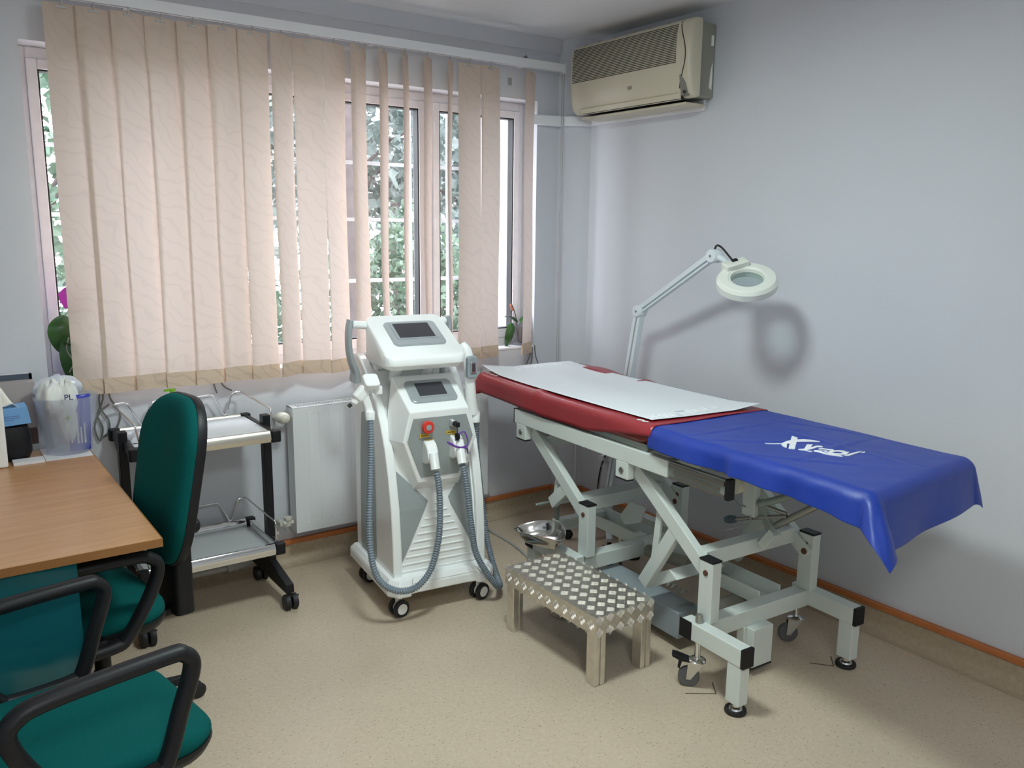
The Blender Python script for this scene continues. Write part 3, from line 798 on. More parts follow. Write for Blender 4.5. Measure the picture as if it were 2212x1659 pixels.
for j in range(10):
    t = j / 9; z = .455 - t * .275
    l = .178 - .162 * t; r = .230 + .140 * t
    if j == 0: l, r = .19, .215
    b = bf(z) + .022
    sl.tube([(l, b - .001, z), (r, b - .001, z)], .0036, 8)
sl.build('vent_louvres', 'white_gloss', lm, smooth=60)
# faceted console carrying the second screen and the connectors
A = [(.068, .866), (.330, .866), (.366, .742), (.298, .562), (.108, .562), (.038, .742)]
F = .0
front = [(a, F + .018 * (z < .6), z) for a, z in A]
back = [(.058, .190, .985), (.338, .190, .985), (.398, .13, .735), (.312, .075, .50), (.094, .075, .50), (.006, .13, .735)]
MB().loft([front, back], cap=True).build('console', 'white_gloss', lm, bevel=.005)
def onc(a, z): return F + .018 * max(0, min(1, (.742 - z) / .18))
G = [(.083, .838), (.318, .838), (.348, .745), (.288, .582), (.120, .582), (.056, .745)]
MB().loft([[(a, onc(a, z) - .003, z) for a, z in G], [(a, onc(a, z) + .004, z) for a, z in G]]).build('control_panel', 'grey_panel', lm)
# lower screen on the console slope
sv = Vector((0, .190, .119)); sl_len = sv.length; sv.normalize(); sn = Vector((0, -sv.z, sv.y))
Msl = Matrix(((1, 0, 0, .199), (0, sv.y, sn.y, .095), (0, sv.z, sn.z, .9255), (0, 0, 0, 1)))
def screen(M, w, h, sw, sh, so, nm):
    b = MB().prism(rrect(-w / 2, w / 2, -h / 2, h / 2, .022), -.002, .009, 'z', M).build('screen_bezel', 'silver_plastic', lm, bevel=.003)
    MB().prism(rrect(-sw / 2 - .012, sw / 2 + .012, -sh / 2 - .008 + so, sh / 2 + .012 + so, .004), .009, .0105, 'z', M).build('screen_frame', 'silver_plastic', b, bevel=.001)
    MB().prism(rrect(-sw / 2, sw / 2, -sh / 2 + so, sh / 2 + so, .003), .0104, .0115, 'z', M).build('display', 'screen_glass', b)
screen(Msl, .208, .132, .124, .078, .006, 'lower')
# head with the main screen
hx0, hx1 = -.010, .345
def hz(b): return 1.083 + (b - .045) * (1.222 - 1.083) / (.33 - .045)
ol_ = rrect(hx0, hx1, .040, .335, .042, 7)
r0 = [(.1675 + (a - .1675) * .90, .19 + (b - .19) * .88, 1.030) for a, b in ol_]
r1 = [(a, b, 1.050) for a, b in ol_]
r2 = [(a, b, hz(b) - .006) for a, b in ol_]
r3 = [(.1675 + (a - .1675) * .97, .19 + (b - .19) * .97, hz(b) + .002) for a, b in ol_]
MB().loft([r0, r1, r2, r3]).build('head', 'white_gloss', lm, smooth=50, bevel=.003)
hv = Vector((0, .285, .139)).normalized(); hn = Vector((0, -hv.z, hv.y))
Mh = Matrix(((1, 0, 0, .170), (0, hv.y, hn.y, .196), (0, hv.z, hn.z, hz(.196) + .002), (0, 0, 0, 1)))
screen(Mh, .232, .178, .160, .108, .014, 'main')
for a in (.095, .24):
    MB().cyl((a, .25, .96), (a, .20, 1.04), .026, 18).build('neck', 'white_gloss', lm, smooth=60)
MB().box(.03, .37, .30, .46, .98, 1.06).build('shoulder', 'white_gloss', lm, bevel=.012)
# tail and handles
for sx, a, nm in ((-1, -.010, 'l'), (1, .300, 'r')):
    st_ = MB().cyl((a, .30, 1.192), (a + sx * .058, .30, 1.198), .017, 18).build('handle_stub', 'white_gloss', lm, smooth=60)
    hp_ = spline([(a + sx * .066, .30, 1.218), (a + sx * .075, .30, 1.17), (a + sx * .074, .305, 1.10), (a + sx * .062, .31, 1.04), (a + sx * .045, .32, .995), (a + sx * .042, .33, .955)])
    hb = MB(); n_ = len(hp_)
    hb.tube(hp_, [.014 + .010 * (i / n_) ** 3 for i in range(n_)], 14, flat=1.7)
    hb.build('handle', 'silver_plastic', lm, smooth=60)
# emergency stop, key switch, labels
bt_ = MB().lathe([(.014, 0), (.014, .012), (.025, .013), (.027, .020), (.024, .028), (.0, .029)], 28, (.137, onc(.137, .803) - .003, .803), Matrix.Rotation(R(90), 4, 'X')).build('stop_button', 'red_plastic', lm, smooth=40)
MB().lathe([(.012, 0), (.012, .003), (.009, .0035)], 20, (.137, onc(.137, .803) - .0315, .803), Matrix.Rotation(R(90), 4, 'X')).build('button_centre', 'silver_plastic', bt_, smooth=40)
ks = MB().lathe([(.019, 0), (.018, .010), (.014, .022), (.013, .024)], 24, (.256, -.003, .806), Matrix.Rotation(R(90), 4, 'X')).build('key_switch', 'chrome', lm, smooth=40)
MB().box(.250, .268, -.050, -.026, .795, .815).build('key', 'black_plastic', ks, bevel=.003)
sk_ = MB().cyl((.259, -.04, .796), (.258, -.045, .770), .0015, 6).prism([(.250, .770), (.266, .770), (.270, .752), (.262, .738), (.252, .740), (.247, .755)], -.047, -.041, 'y').build('spare_key', 'black_plastic', lm)
MB().cyl((.256, -.044, .74), (.249, -.05, .712), .003, 8).build('key_blade', 'chrome', sk_)
MB().tube(spline([(.262, -.045, .765), (.285, -.05, .775), (.298, -.052, .75), (.300, -.055, .725), (.285, -.06, .715), (.25, -.065, .716), (.22, -.065, .735), (.205, -.06, .742), (.225, -.066, .727), (.27, -.064, .712), (.295, -.058, .705), (.303, -.05, .68)]), .0032, 8).build('lanyard', 'purple_cord', lm, smooth=60)
for a, z in ((.128, .764), (.247, .767)):
    lb = MB().box(a - .021, a + .021, onc(a, z) - .0042, onc(a, z) - .003, z - .0075, z + .0075).build('warning_label', 'yellow_label', lm)
    MB().box(a - .015, a + .015, onc(a, z) - .0047, onc(a, z) - .0042, z - .002, z + .002).build('label_text', 'label_ink', lb)
# connectors and hoses
def hose(path, nm):
    p = resample(spline(path, 10), 0.00265)
    rr = [.0128 + .0022 * math.cos(i * math.pi / 2) for i in range(len(p))]
    MB().tube(p, rr, 12).build('hose', 'hose_grey', lm, smooth=80)
def connector(a, lz):
    pr = [(-.0, .735), (-.020, .738), (-.045, .725), (-.062, .700), (-.070, .672), (-.062, .658), (-.030, .638), (0, .634)]
    c = MB().prism([(b + .014, z + lz) for b, z in pr], a - .024, a + .024, 'x').build('connector', 'white_gloss', lm, bevel=.008, seg=3, smooth=40)
    MB().cyl((a, -.046, .690 + lz), (a, -.062, .650 + lz), .020, 20).cyl((a, -.058, .660 + lz), (a, -.072, .628 + lz), .0195, 20).build('hose_collar', 'white_gloss', c, smooth=50)
    MB().box(a - .017, a + .017, -.012, -.004, .7385 + lz, .7400 + lz).build('label', 'yellow_label', c)
connector(.148, .008); connector(.268, .018)
hose([(-.066, .095, .838), (-.070, .085, .79), (-.073, .075, .746), (-.083, .055, .657), (-.100, .02, .554), (-.115, -.01, .448), (-.123, -.035, .343), (-.118, -.065, .254), (-.090, -.085, .195), (-.028, -.10, .158), (.043, -.10, .158), (.100, -.10, .205), (.132, -.10, .280), (.150, -.10, .373), (.158, -.09, .467), (.158, -.082, .563), (.150, -.073, .628)], '1')
hose([(.270, -.070, .640), (.280, -.082, .567), (.290, -.088, .468), (.303, -.088, .365), (.325, -.080, .255), (.372, -.082, .160), (.432, -.070, .078), (.482, -.005, .045), (.510, .08, .050), (.520, .15, .105), (.520, .20, .19), (.515, .225, .30), (.49, .215, .45), (.458, .185, .62), (.440, .15, .78)], '2')
# left gun-shaped handpiece in its holder
g1 = MB().loft([[(x + dx, y, z) for x, y, z in r] for dx, r in ((0, [(-.085, .10, .965), (-.045, .10, .975), (-.045, .14, .975), (-.085, .14, .965)]), (0, [(-.142, .105, .905), (-.120, .105, .890), (-.120, .135, .890), (-.142, .135, .905)]))]).build('laser_handpiece', 'white_gloss', lm, bevel=.008, seg=3)
MB().bar((-.092, .12, .955), (-.062, .12, .855), .036, .040, (0, -1, 0)).build('grip', 'white_gloss', g1, bevel=.012, seg=3)
MB().prism(rrect(-.032, .032, -.034, .034, .016), -.016, .016, 'z', Matrix.Translation((-.058, .105, .985)) @ Matrix.Rotation(R(38), 4, 'X')).build('head_block', 'white_gloss', g1, bevel=.007, seg=3)
MB().bar((-.075, .115, .962), (-.118, .115, .915), .046, .040, (0, -1, 0)).build('gun_body', 'white_gloss', g1, bevel=.012, seg=3)
MB().lathe([(.019, .83), (.020, .862), (.017, .866)], 18, (-.066, .10, 0)).build('collar', 'white_gloss', g1, smooth=50)
MB().cyl((-.137, .12, .897), (-.150, .12, .888), .008, 12).build('nozzle', 'dark_slot', g1, smooth=50)
MB().box(-.04, -.01, .10, .15, .93, .965).build('holder', 'white_gloss', lm, bevel=.004)
# right hand applicator in its holder
g2 = MB().tube(spline([(.372, .155, 1.112), (.388, .140, 1.075), (.398, .135, 1.0), (.404, .14, .93), (.412, .145, .86), (.425, .15, .80)]), [.015 + .009 * min(1, i / 8) for i in range(41)], 16).build('light_handpiece', 'white_gloss', lm, smooth=60)
MB().prism(rrect(.374, .421, .964, 1.062, .014), .098, .128, 'y', Matrix.Translation((0, 0, 0))).build('applicator_head', 'plate_grey', g2, bevel=.006, seg=3)
MB().box(.385, .411, .091, .099, .990, 1.038).build('window_frame', 'chrome', g2, bevel=.002)
MB().box(.391, .405, .0895, .0915, .996, 1.032).build('light_window', 'screen_glass', g2)
MB().lathe([(.021, .76), (.021, .80), (.016, .81)], 18, (.435, .15, 0)).build('collar', 'white_gloss', g2, smooth=50)
MB().box(.405, .43, .15, .20, .90, .95).build('holder', 'white_gloss', lm, bevel=.004)
# castors
def castor(a, b, rot):
    M = Matrix.Translation((a, b, 0)) @ Matrix.Rotation(R(rot), 4, 'Z')
    c = MB()
    for s in (-1, 1): c.lathe([(.022, -.010), (.034, -.010), (.0365, -.006), (.0365, .006), (.034, .010), (.022, .010)], 28, M=M @ Matrix.Translation((0, s * .019, .0365)) @ Matrix.Rotation(R(90), 4, 'X'))
    o = c.build('castor', 'black_rubber', lm, smooth=40)
    h = MB()
    for s in (-1, 1): h.lathe([(.023, -.011), (.023, .011), (.018, .0125), (0, .013)], 24, M=M @ Matrix.Translation((0, s * .019, .0365)) @ Matrix.Rotation(R(90 * s), 4, 'X'))
    h.build('hub', 'white_plastic', o, smooth=40)
    MB().box(-.014, .014, -.008, .008, .036, .088, M).cyl(M @ Vector((0, 0, .080)), M @ Vector((0, 0, .098)), .012).build('fork', 'white_plastic', o, bevel=.003)
castor(.010, .005, 12); castor(.385, .005, 20); castor(.012, .40, 8); castor(.385, .40, 0)
# grey mains lead from the wall to the floor and under the couch
tag(MB().tube(spline([(-.628, -.012, .86), (-.628, -.015, .72), (-.626, -.02, .58), (-.645, -.02, .40), (-.66, -.03, .27), (-.67, -.045, .15), (-.70, -.09, .05), (-.69, -.22, .007), (-.70, -.42, .006), (-.74, -.60, .006), (-.80, -.72, .006), (-.78, -.86, .006), (-.70, -1.0, .006)]), .0055, 8).build('mains_cable', 'cable_grey', smooth=60), 'grey cable hanging down the wall and across the floor right of the machine', 'cable')
# ================================================================== treatment couch (u across, v along towards the window, local frame)
ct = thing('treatment_couch', 'height-adjustable treatment couch with pale green steel frame, along the right wall', 'treatment couch', (-0.935, -2.063, 0), R(-3))
CP = 'couch_paint'
def P(mb, name, m=CP, par=ct, **k):
    k.setdefault('bevel', .003); return mb.build(name, m, par, **k)
# base: two cross beams, arms with feet, uprights
for v in (.185, .895):
    P(MB().box(.012, .575, v - .030, v + .030, .178, .242), 'cross_beam')
def foot_arm(u, v0, v1, sgn):
    # arm runs from v0 to v1 and turns down into a leg at v1
    lo, hi = min(v0, v1), max(v0, v1)
    a = P(MB().box(u - .025, u + .025, lo, hi, .180, .245), 'foot_arm')
    lv_ = v1 - .031 * sgn
    P(MB().box(u - .022, u + .022, lv_ - .030, lv_ + .030, .036, .181), 'leg')
    P(MB().box(u - .0265, u + .0265, v1 - .002, v1 + .012, .178, .247) if sgn > 0 else MB().box(u - .0265, u + .0265, v1 - .012, v1 + .002, .178, .247), 'end_cap', 'black_plastic', a)
    if u < .2:
        vv = v0
        P(MB().box(u - .0285, u - .0245, vv - .052 if sgn < 0 else v1 - .052, (vv + .006) if sgn < 0 else v1 + .006, .178, .247), 'end_cap', 'black_plastic', a)
    p = MB().lathe([(.036, .0), (.038, .006), (.036, .014), (.028, .016), (.024, .012), (.024, .016)], 28, (u, lv_, 0)).build('levelling_foot', 'black_rubber', ct, smooth=40)
    MB().lathe([(.026, .012), (.022, .019), (.012, .022), (.010, .04)], 24, (u, lv_, 0)).build('steel_plate', 'chrome', p, smooth=40)
for u in (-.018, .572):
    foot_arm(u, .236, -.044, -1); foot_arm(u, .870, 1.238, 1)
for u in (-.018, .572): P(MB().cyl((u, .175, .245), (u, .175, .275), .013, 14), 'castor_bolt', 'dull_steel', bevel=.002)
for v, vs in ((.175, 1), (.880, -1)):
    for u in (.024, .556):
        po = P(MB().box(u - .022, u + .022, v - .032, v + .032, .242, .466), 'upright')
        P(MB().box(u - .024, u + .024, v - .034, v + .034, .466, .474), 'cap', 'black_plastic', po)
        P(MB().lathe([(.011, 0), (.010, .004), (0, .005)], 16, (u - .022, v, .425), Matrix.Rotation(R(-90), 4, 'Y')), 'bolt', 'bolt_brown', po, bevel=0)
# castors on stems
def ccastor(u, v, rot, brake):
    M = Matrix.Translation((u, v, 0)) @ Matrix.Rotation(R(rot), 4, 'Z')
    s = MB().cyl((u, v, .098), (u, v, .182), .0105, 14).lathe([(.012, .094), (.030, .098), (.032, .104), (.024, .110), (.014, .112)], 24, (u, v, 0)).build('castor_stem', 'chrome', ct, smooth=45)
    f = MB()
    for q in (-1, 1):
        f.prism([(-.030, .102), (.030, .102), (-.018, .030), (-.034, .030)], q * .0145 - .001, q * .0145 + .001, 'y', M)
    f.box(-.034, .032, -.0155, .0155, .098, .102, M)
    f.build('castor_fork', 'steel', s, bevel=.001)
    w_ = MB().lathe([(.014, -.011), (.034, -.011), (.0375, -.007), (.0375, .007), (.034, .011), (.014, .011)], 30, M=M @ Matrix.Translation((-.026, 0, .0375)) @ Matrix.Rotation(R(90), 4, 'X')).build('castor_wheel', 'wheel_grey', s, smooth=40)
    if brake:
        MB().prism([(-.055, .098), (-.086, .112), (-.088, .122), (-.070, .120), (-.020, .104), (-.022, .096)], -.018, .018, 'y', M).build('brake_pedal', 'black_plastic', s, bevel=.002)
        MB().prism([(-.062, .100), (-.050, .098), (-.058, .062), (-.066, .070)], -.006, .006, 'y', M).build('brake_shoe', 'black_plastic', s)
ccastor(-.018, .175, -46, True); ccastor(.560, .215, -40, False); ccastor(.40, 1.10, -46, True)
P(MB().box(.535, .585, .19, .24, .150, .180), 'castor_block', 'couch_steel')
# tubular top frame
for u in (0.0, .575):
    r_ = P(MB().box(u - .018, u + .018, .372, 1.392, .722, .786), 'side_rail')
    P(MB().box(u - .0185, u + .0185, 1.390, 1.398, .720, .788), 'end_cap', 'black_plastic', r_)
    for v in (1.337, .622):
        b_ = P(MB().box(u - .018, u + .016, v - .036, v + .036, .655, .723), 'hinge_bracket')
        P(MB().box(u - .0185, u + .0165, v - .037, v + .037, .649, .656), 'cap', 'black_plastic', b_)
        P(MB().lathe([(.013, 0), (.012, .004), (0, .0055)], 18, (u - .018, v, .688), Matrix.Rotation(R(-90), 4, 'Y')), 'bolt', 'dull_steel', b_, bevel=0)
for v in (1.30, .60, .40): P(MB().box(.018, .557, v - .02, v + .02, .728, .778), 'top_cross_member')
# slotted steel slider under the blue end
sl_ = P(MB().box(-.010, .010, .095, .372, .722, .784), 'slider', 'couch_steel')
P(MB().box(-.0165, -.010, .12, .34, .742, .752).box(-.0165, -.010, .10, .365, .762, .778).box(-.014, -.010, .10, .365, .722, .732), 'slider_track', 'dull_steel', sl_, bevel=.001)
P(MB().box(-.016, .016, .078, .096, .716, .790), 'end_cap', 'black_plastic', sl_)
# lifting arms: parallelogram pairs on both sides with welded Y branches
for u in (.036, .539):
    for k, (va, za, vb, zb) in enumerate(((1.310, .700, .868, .385), (.600, .702, .160, .390))):
        up = (0, .58, .81)
        a_ = P(MB().bar((u, va, za), (u, vb, zb), .034, .056, up), 'lift_arm')
        P(MB().lathe([(.013, 0), (.012, .003), (0, .004)], 18, (u - .017, vb + .012, zb + .010), Matrix.Rotation(R(-90), 4, 'Y')), 'pivot_bolt', 'bolt_brown', a_, bevel=0)
        if k == 1:
            P(MB().bar((u, .365, .512), (u, .525, .250), .030, .052, (0, .85, .5)), 'arm_branch')
            P(MB().bar((u + .012, .462, .590), (u + .012, .492, .300), .014, .030, (0, 1, 0)), 'arm_strut')
        else:
            P(MB().bar((u, 1.045, .488), (u, 1.150, .395), .030, .052, (0, .75, .6)), 'arm_branch')
            P(MB().bar((u + .012, 1.120, .545), (u + .012, 1.140, .420), .014, .030, (0, 1, 0)), 'arm_strut')
# torsion tubes between the arm pairs
P(MB().bar((.05, .985, .432), (.53, .985, .432), .058, .058), 'torsion_tube')
P(MB().bar((.05, 1.145, .400), (.53, 1.145, .400), .046, .020), 'torsion_plate')
P(MB().bar((.05, .250, .448), (.53, .250, .448), .058, .058), 'torsion_tube')
P(MB().bar((.05, 1.255, .655), (.53, 1.255, .655), .046, .050), 'torsion_tube')
P(MB().prism([(.505, .232), (.548, .262), (.405, .345), (.360, .318)], .05, .30, 'x'), 'branch_plate')
P(MB().bar((.30, .40, .33), (.30, .53, .24), .035, .045), 'actuator_lug')
P(MB().cyl((.278, .43, .315), (.322, .43, .315), .018, 16), 'actuator_pin', 'bolt_brown', smooth=40)
P(MB().cyl((.30, .80, .235), (.30, .55, .262), .026, 18), 'actuator', 'motor_grey', smooth=50)
P(MB().prism([(.83, .42), (.93, .42), (1.00, .33), (.96, .30), (.86, .34)], .30, .312, 'x'), 'gusset')
# long tray between the cross beams
P(MB().box(.335, .341, .215, .865, .205, .262).box(.45, .456, .215, .865, .205, .262).box(.341, .45, .215, .865, .205, .210), 'cable_channel')
P(MB().box(.335, .341, .925, 1.38, .205, .262).box(.45, .456, .925, 1.38, .205, .262).box(.341, .45, .925, 1.38, .205, .210).box(.341, .45, 1.375, 1.38, .205, .262), 'cable_channel')
P(MB().cyl((.36, .60, .225), (.43, .55, .225), .018, 12), 'cable_connector', 'black_plastic', smooth=50)
P(MB().box(.36, .43, .95, 1.0, .212, .235), 'cable_connector', 'white_plastic')
# drive housing, motor and pedestal plate
P(MB().box(.10, .215, .395, .90, .050, .158), 'drive_housing', 'plate_grey')
P(MB().cyl((.208, .43, .135), (.205, .43, .165), .006).cyl((.205, .43, .162), (.12, .44, .150), .006, 12), 'release_rod', 'dull_steel', smooth=50)
mo = P(MB().lathe([(.0, -.10), (.040, -.10), (.047, -.09), (.047, .06), (.042, .075), (.0, .078)], 26, (.285, .325, .160), Matrix.Rotation(R(90), 4, 'Y')), 'motor', 'motor_grey', smooth=40, bevel=0)
P(MB().box(.27, .32, .2765, .2795, .165, .190), 'rating_label', 'white_plastic', mo)
P(MB().box(.205, .310, .118, .180, .030, .18), 'pedestal')
P(MB().box(.203, .312, .116, .182, .024, .031), 'pedestal_base', 'black_plastic')
P(MB().box(.19, .205, .150, .185, .10, .18), 'pedestal_rib')
P(MB().tube([(.24 + .006 * 0 + .012 * math.cos(i * .9), .50 + .004 * i, .168 + .012 * math.sin(i * .9)) for i in range(60)], .0035, 6), 'coiled_lead', 'pipe_paint', smooth=60, bevel=0)
P(MB().bar((.17, 1.30, .245), (.17, 1.30, .345), .016, .022, (0, 1, 0)).cyl((.17, 1.30, .338), (.06, 1.32, .330), .007, 12), 'crank_handle', 'couch_steel')
P(MB().box(.16, .46, 1.275, 1.325, .205, .245), 'far_beam')
# adjustment gear under the blue end
P(MB().box(.285, .315, .222, .282, .560, .80), 'hinge_plate')
P(MB().lathe([(.034, 0), (.034, .05), (.030, .054), (.012, .055), (.012, .058), (0, .058)], 26, (.315, .305, .668), Matrix.Rotation(R(-90), 4, 'Y')), 'end_knob', 'valve_cream', smooth=40, bevel=0)
P(MB().tube(spline([(.28, .30, .64), (.27, .305, .615), (.275, .285, .595), (.284, .262, .592)]), .003, 6), 'thin_lead', 'cable_grey', smooth=60, bevel=0)
P(MB().cyl((.30, .215, .612), (.30, -.02, .735), .0135, 14), 'gas_strut', 'couch_steel', smooth=50)
P(MB().cyl((.34, .190, .520), (.34, -.05, .700), .0135, 14), 'gas_strut', 'dull_steel', smooth=50)
P(MB().bar((.31, .225, .625), (.33, .165, .505), .02, .035, (0, 1, .4)), 'strut_bracket', 'couch_steel')
P(MB().bar((.33, .205, .450), (.33, .155, .520), .04, .035, (0, 1, .4)), 'strut_lug')
lvv = P(MB().tube([(.305, .20, .612), (.335, .115, .600), (.330, .110, .594), (.285, .325, .525)], .0075, 10), 'release_lever', 'dull_steel', smooth=50, bevel=0)
P(MB().tube([(.287, .312, .529), (.283, .335, .5215), (.281, .352, .516)], [.014, .0165, .012], 16), 'lever_knob', 'knob_grey', lvv, smooth=60, bevel=0)
P(MB().tube(spline([(.285, .238, .566), (.29, .245, .53), (.27, .30, .50), (.26, .35, .475)]), .0035, 6), 'thin_lead', 'cable_grey', smooth=60, bevel=0)

# upholstered sections
def pad(name, m, u0, u1, v0, v1, z0, z1, r=.028, cr=.06, par=ct, tilt=0):
    o = rrect(u0, u1, v0, v1, cr, 6); cx, cy = (u0 + u1) / 2, (v0 + v1) / 2
    rg = []
    for k, z in ((-r * .8, z0), (0, z0 + r * .7), (0, z1 - r), (-r * .3, z1 - r * .3), (-r, z1)):
        rg.append([(cx + (x - cx) * (1 + 2 * k / (u1 - u0)), cy + (y - cy) * (1 + 2 * k / (v1 - v0)), z + tilt * (y - v0)) for x, y in o])
    return MB().loft(rg).build(name, m, par, smooth=40)
pad('leg_cushion', 'dark_red_vinyl', -.022, .602, -.375, .455, .815, .886)
P(MB().box(.0, .58, -.26, .44, .796, .816), 'cushion_board', 'couch_steel')
pad('back_cushion', 'dark_red_vinyl', -.022, .602, .475, 1.735, .812, .886)
P(MB().loft([[(.0, .50, .786), (.58, .50, .786), (.58, .50, .812), (.0, .50, .812)], [(.0, 1.53, .796), (.58, 1.53, .796), (.58, 1.53, .813), (.0, 1.53, .813)]]), 'cushion_board', 'couch_steel')

# red vinyl sheet over the back cushion
def sheet(z, v0, v1, u0, u1, ov, fn_extra, n=(44, 60), rad=.028):
    W = u1 - u0
    def f(s, t):
        o0 = ov[0] * (.50 + .50 * min(1, t / .30)); a = -o0 + (W + o0 + ov[1]) * s; v = v0 + (v1 - v0) * t
        if a < 0:
            d = -a; arc = rad * math.pi / 2
            if d < arc: th = d / rad; u = u0 - rad * math.sin(th) * .9; zz = z - rad * (1 - math.cos(th))
            else: u = u0 - rad * .9; zz = z - rad - (d - arc)
        elif a > W:
            d = a - W; arc = rad * math.pi / 2
            if d < arc: th = d / rad; u = u1 + rad * math.sin(th) * .9; zz = z - rad * (1 - math.cos(th))
            else: u = u1 + rad * .9; zz = z - rad - (d - arc)
        else: u = u0 + a; zz = z
        du, dv, dz = fn_extra(s, t, u, v, z - zz)
        return (u + du, v + dv, zz + dz)
    return MB().grid(f, *n)
rs = thing('red_cover', 'red vinyl cover sheet printed in white over the head half of the couch', 'cover sheet', (-0.935, -2.063, 0), R(-3))
def red_x(s, t, u, v, drop):
    k = max(0, drop - .012)
    n1 = mnoise.noise(Vector((v * 3.0, u * 2, 3.1)))
    flare = .28 * max(0, 1 - (v - .45) / .28) if u < .1 and v < .73 else 0
    du = (-.012 * n1 * k * 16 - flare * k) if u < .3 else .010 * n1 * k * 14
    dz = .0035 * mnoise.noise(Vector((u * 5, v * 4, .5))) + .45 * flare * k + (.006 * math.exp(-((v - 1.22) / .02) ** 2) if u < .1 else 0) + .012 * max(0, (v - 1.2) / .5) ** 1.5
    if u > .5: dz += .011 * math.exp(-((v - 1.48) / .13) ** 2) + .010 * math.exp(-((v - 1.16) / .05) ** 2)
    e = max(0, v - 1.70)
    return (du, 0, dz + .004 - 2.2 * e * e * 10 - (.02 if u < .02 else .0) * 0)
rv = sheet(.892, .452, 1.775, -.002, .582, (.112, .09), red_x, (54, 70)).build('vinyl', 'red_vinyl', rs, smooth=80, solid=.0016)
ML = lambda u, v, z, ang: Matrix.Translation((u, v, z)) @ Matrix.Rotation(R(ang), 4, 'Z')
# white disposable paper sheet
pp = thing('paper_sheet', 'white paper sheet lying on the red couch cover, print showing through', 'paper sheet', (-0.935, -2.063, 0), R(-3))
def pz(u, v):
    s = (u - .012) / .560; t = (v - .50) / 1.242
    c = .022 * max(0, 1 - s * 3.2) * max(0, (t - .86) / .14) ** 1.4 + .012 * max(0, 1 - (1 - s) * 4) * max(0, 1 - t * 9) ** 1.5
    return .904 + c + .0022 * mnoise.noise(Vector((u * 4, v * 3, 2))) + .012 * max(0, (v - 1.2) / .5) ** 1.5
def pap(s, t):
    u = .012 + .542 * s + .018 * s * (1 - t) + .012 * (1 - t) * (1 - s); v = .500 + 1.242 * t - .04 * (1 - t) * (s - .2)
    return (u, v, pz(u, v))
MB().grid(pap, 40, 70).build('sheet', 'paper', pp, smooth=80, solid=.0008, off=-1)
MT = lambda u, v, ang: Matrix.Translation((u, v, .5)) @ Matrix.Rotation(R(ang), 4, 'Z')
settle(text_mesh('VESSEL DUE F', .066, 'paper_print', pp, 'print', MT(.020, .512, 3), space=1.02), pz)
settle(text_mesh('VESSEL DUE F', .066, 'paper_print', pp, 'print', MT(.556, 1.716, 183), space=1.02), pz)
MB().box(.20, .252, .565, .577, pz(.22, .57) + .0003, pz(.22, .57) + .001).build('pale_mark', 'paper_mark', pp)
MB().box(.165, .19, .515, .545, pz(.18, .53) + .0003, pz(.18, .53) + .001).build('pale_mark', 'paper_mark', pp)
# the letter ends of the print that stick out on the bare red vinyl
def rz_(u, v): return .8964 + .0035 * mnoise.noise(Vector((u * 5, v * 4, .5))) + .012 * max(0, (v - 1.2) / .5) ** 1.5 + .0010
lt = MB()
lt.bar((-.000, .562, .5), (.012, .535, .5), .014, .0002).bar((-.004, .530, .5), (.012, .512, .5), .010, .0002)
settle(lt.build('print', 'white_print', rs), rz_)
lt2 = MB()
for q in range(3): lt2.bar((-.004, 1.600 + .035 * q, .5), (.012, 1.590 + .035 * q, .5), .011, .0002)
settle(lt2.build('print', 'white_print', rs), rz_)
# blue satin cloth over the foot half of the couch
bc = thing('blue_cloth', 'royal blue satin cloth with white logo draped over the foot end of the couch', 'cloth', (-0.935, -2.063, 0), R(-3))
BU0, BU1, BV0, BV1, BZ, BR = .006, .574, -.315, .462, .893, .036
CREASE = [((.02, .22), (.26, .05), .004), ((.05, .30), (.40, .28), .0035), ((.10, -.10), (.52, -.06), .0035), ((.33, -.33), (.36, .20), .003), ((.0, .02), (.18, -.22), .004), ((.45, .35), (.55, .02), .003)]
def CR(u, v):                       # fold creases pressed into the satin
    z = 0
    for (a, b), (c, d), h in CREASE:
        L2 = (c - a) ** 2 + (d - b) ** 2; t = ((u - a) * (c - a) + (v - b) * (d - b)) / L2
        if -.1 < t < 1.1:
            q = ((u - a) * (d - b) - (v - b) * (c - a)) / math.sqrt(L2)
            z += h * math.exp(-(q / .011) ** 2) * max(0, min(1, 4 * (t + .1))) * max(0, min(1, 4 * (1.1 - t))) * (1 if q < 0 else .75) - h * .5 * math.exp(-((q - .016) / .014) ** 2)
    return z
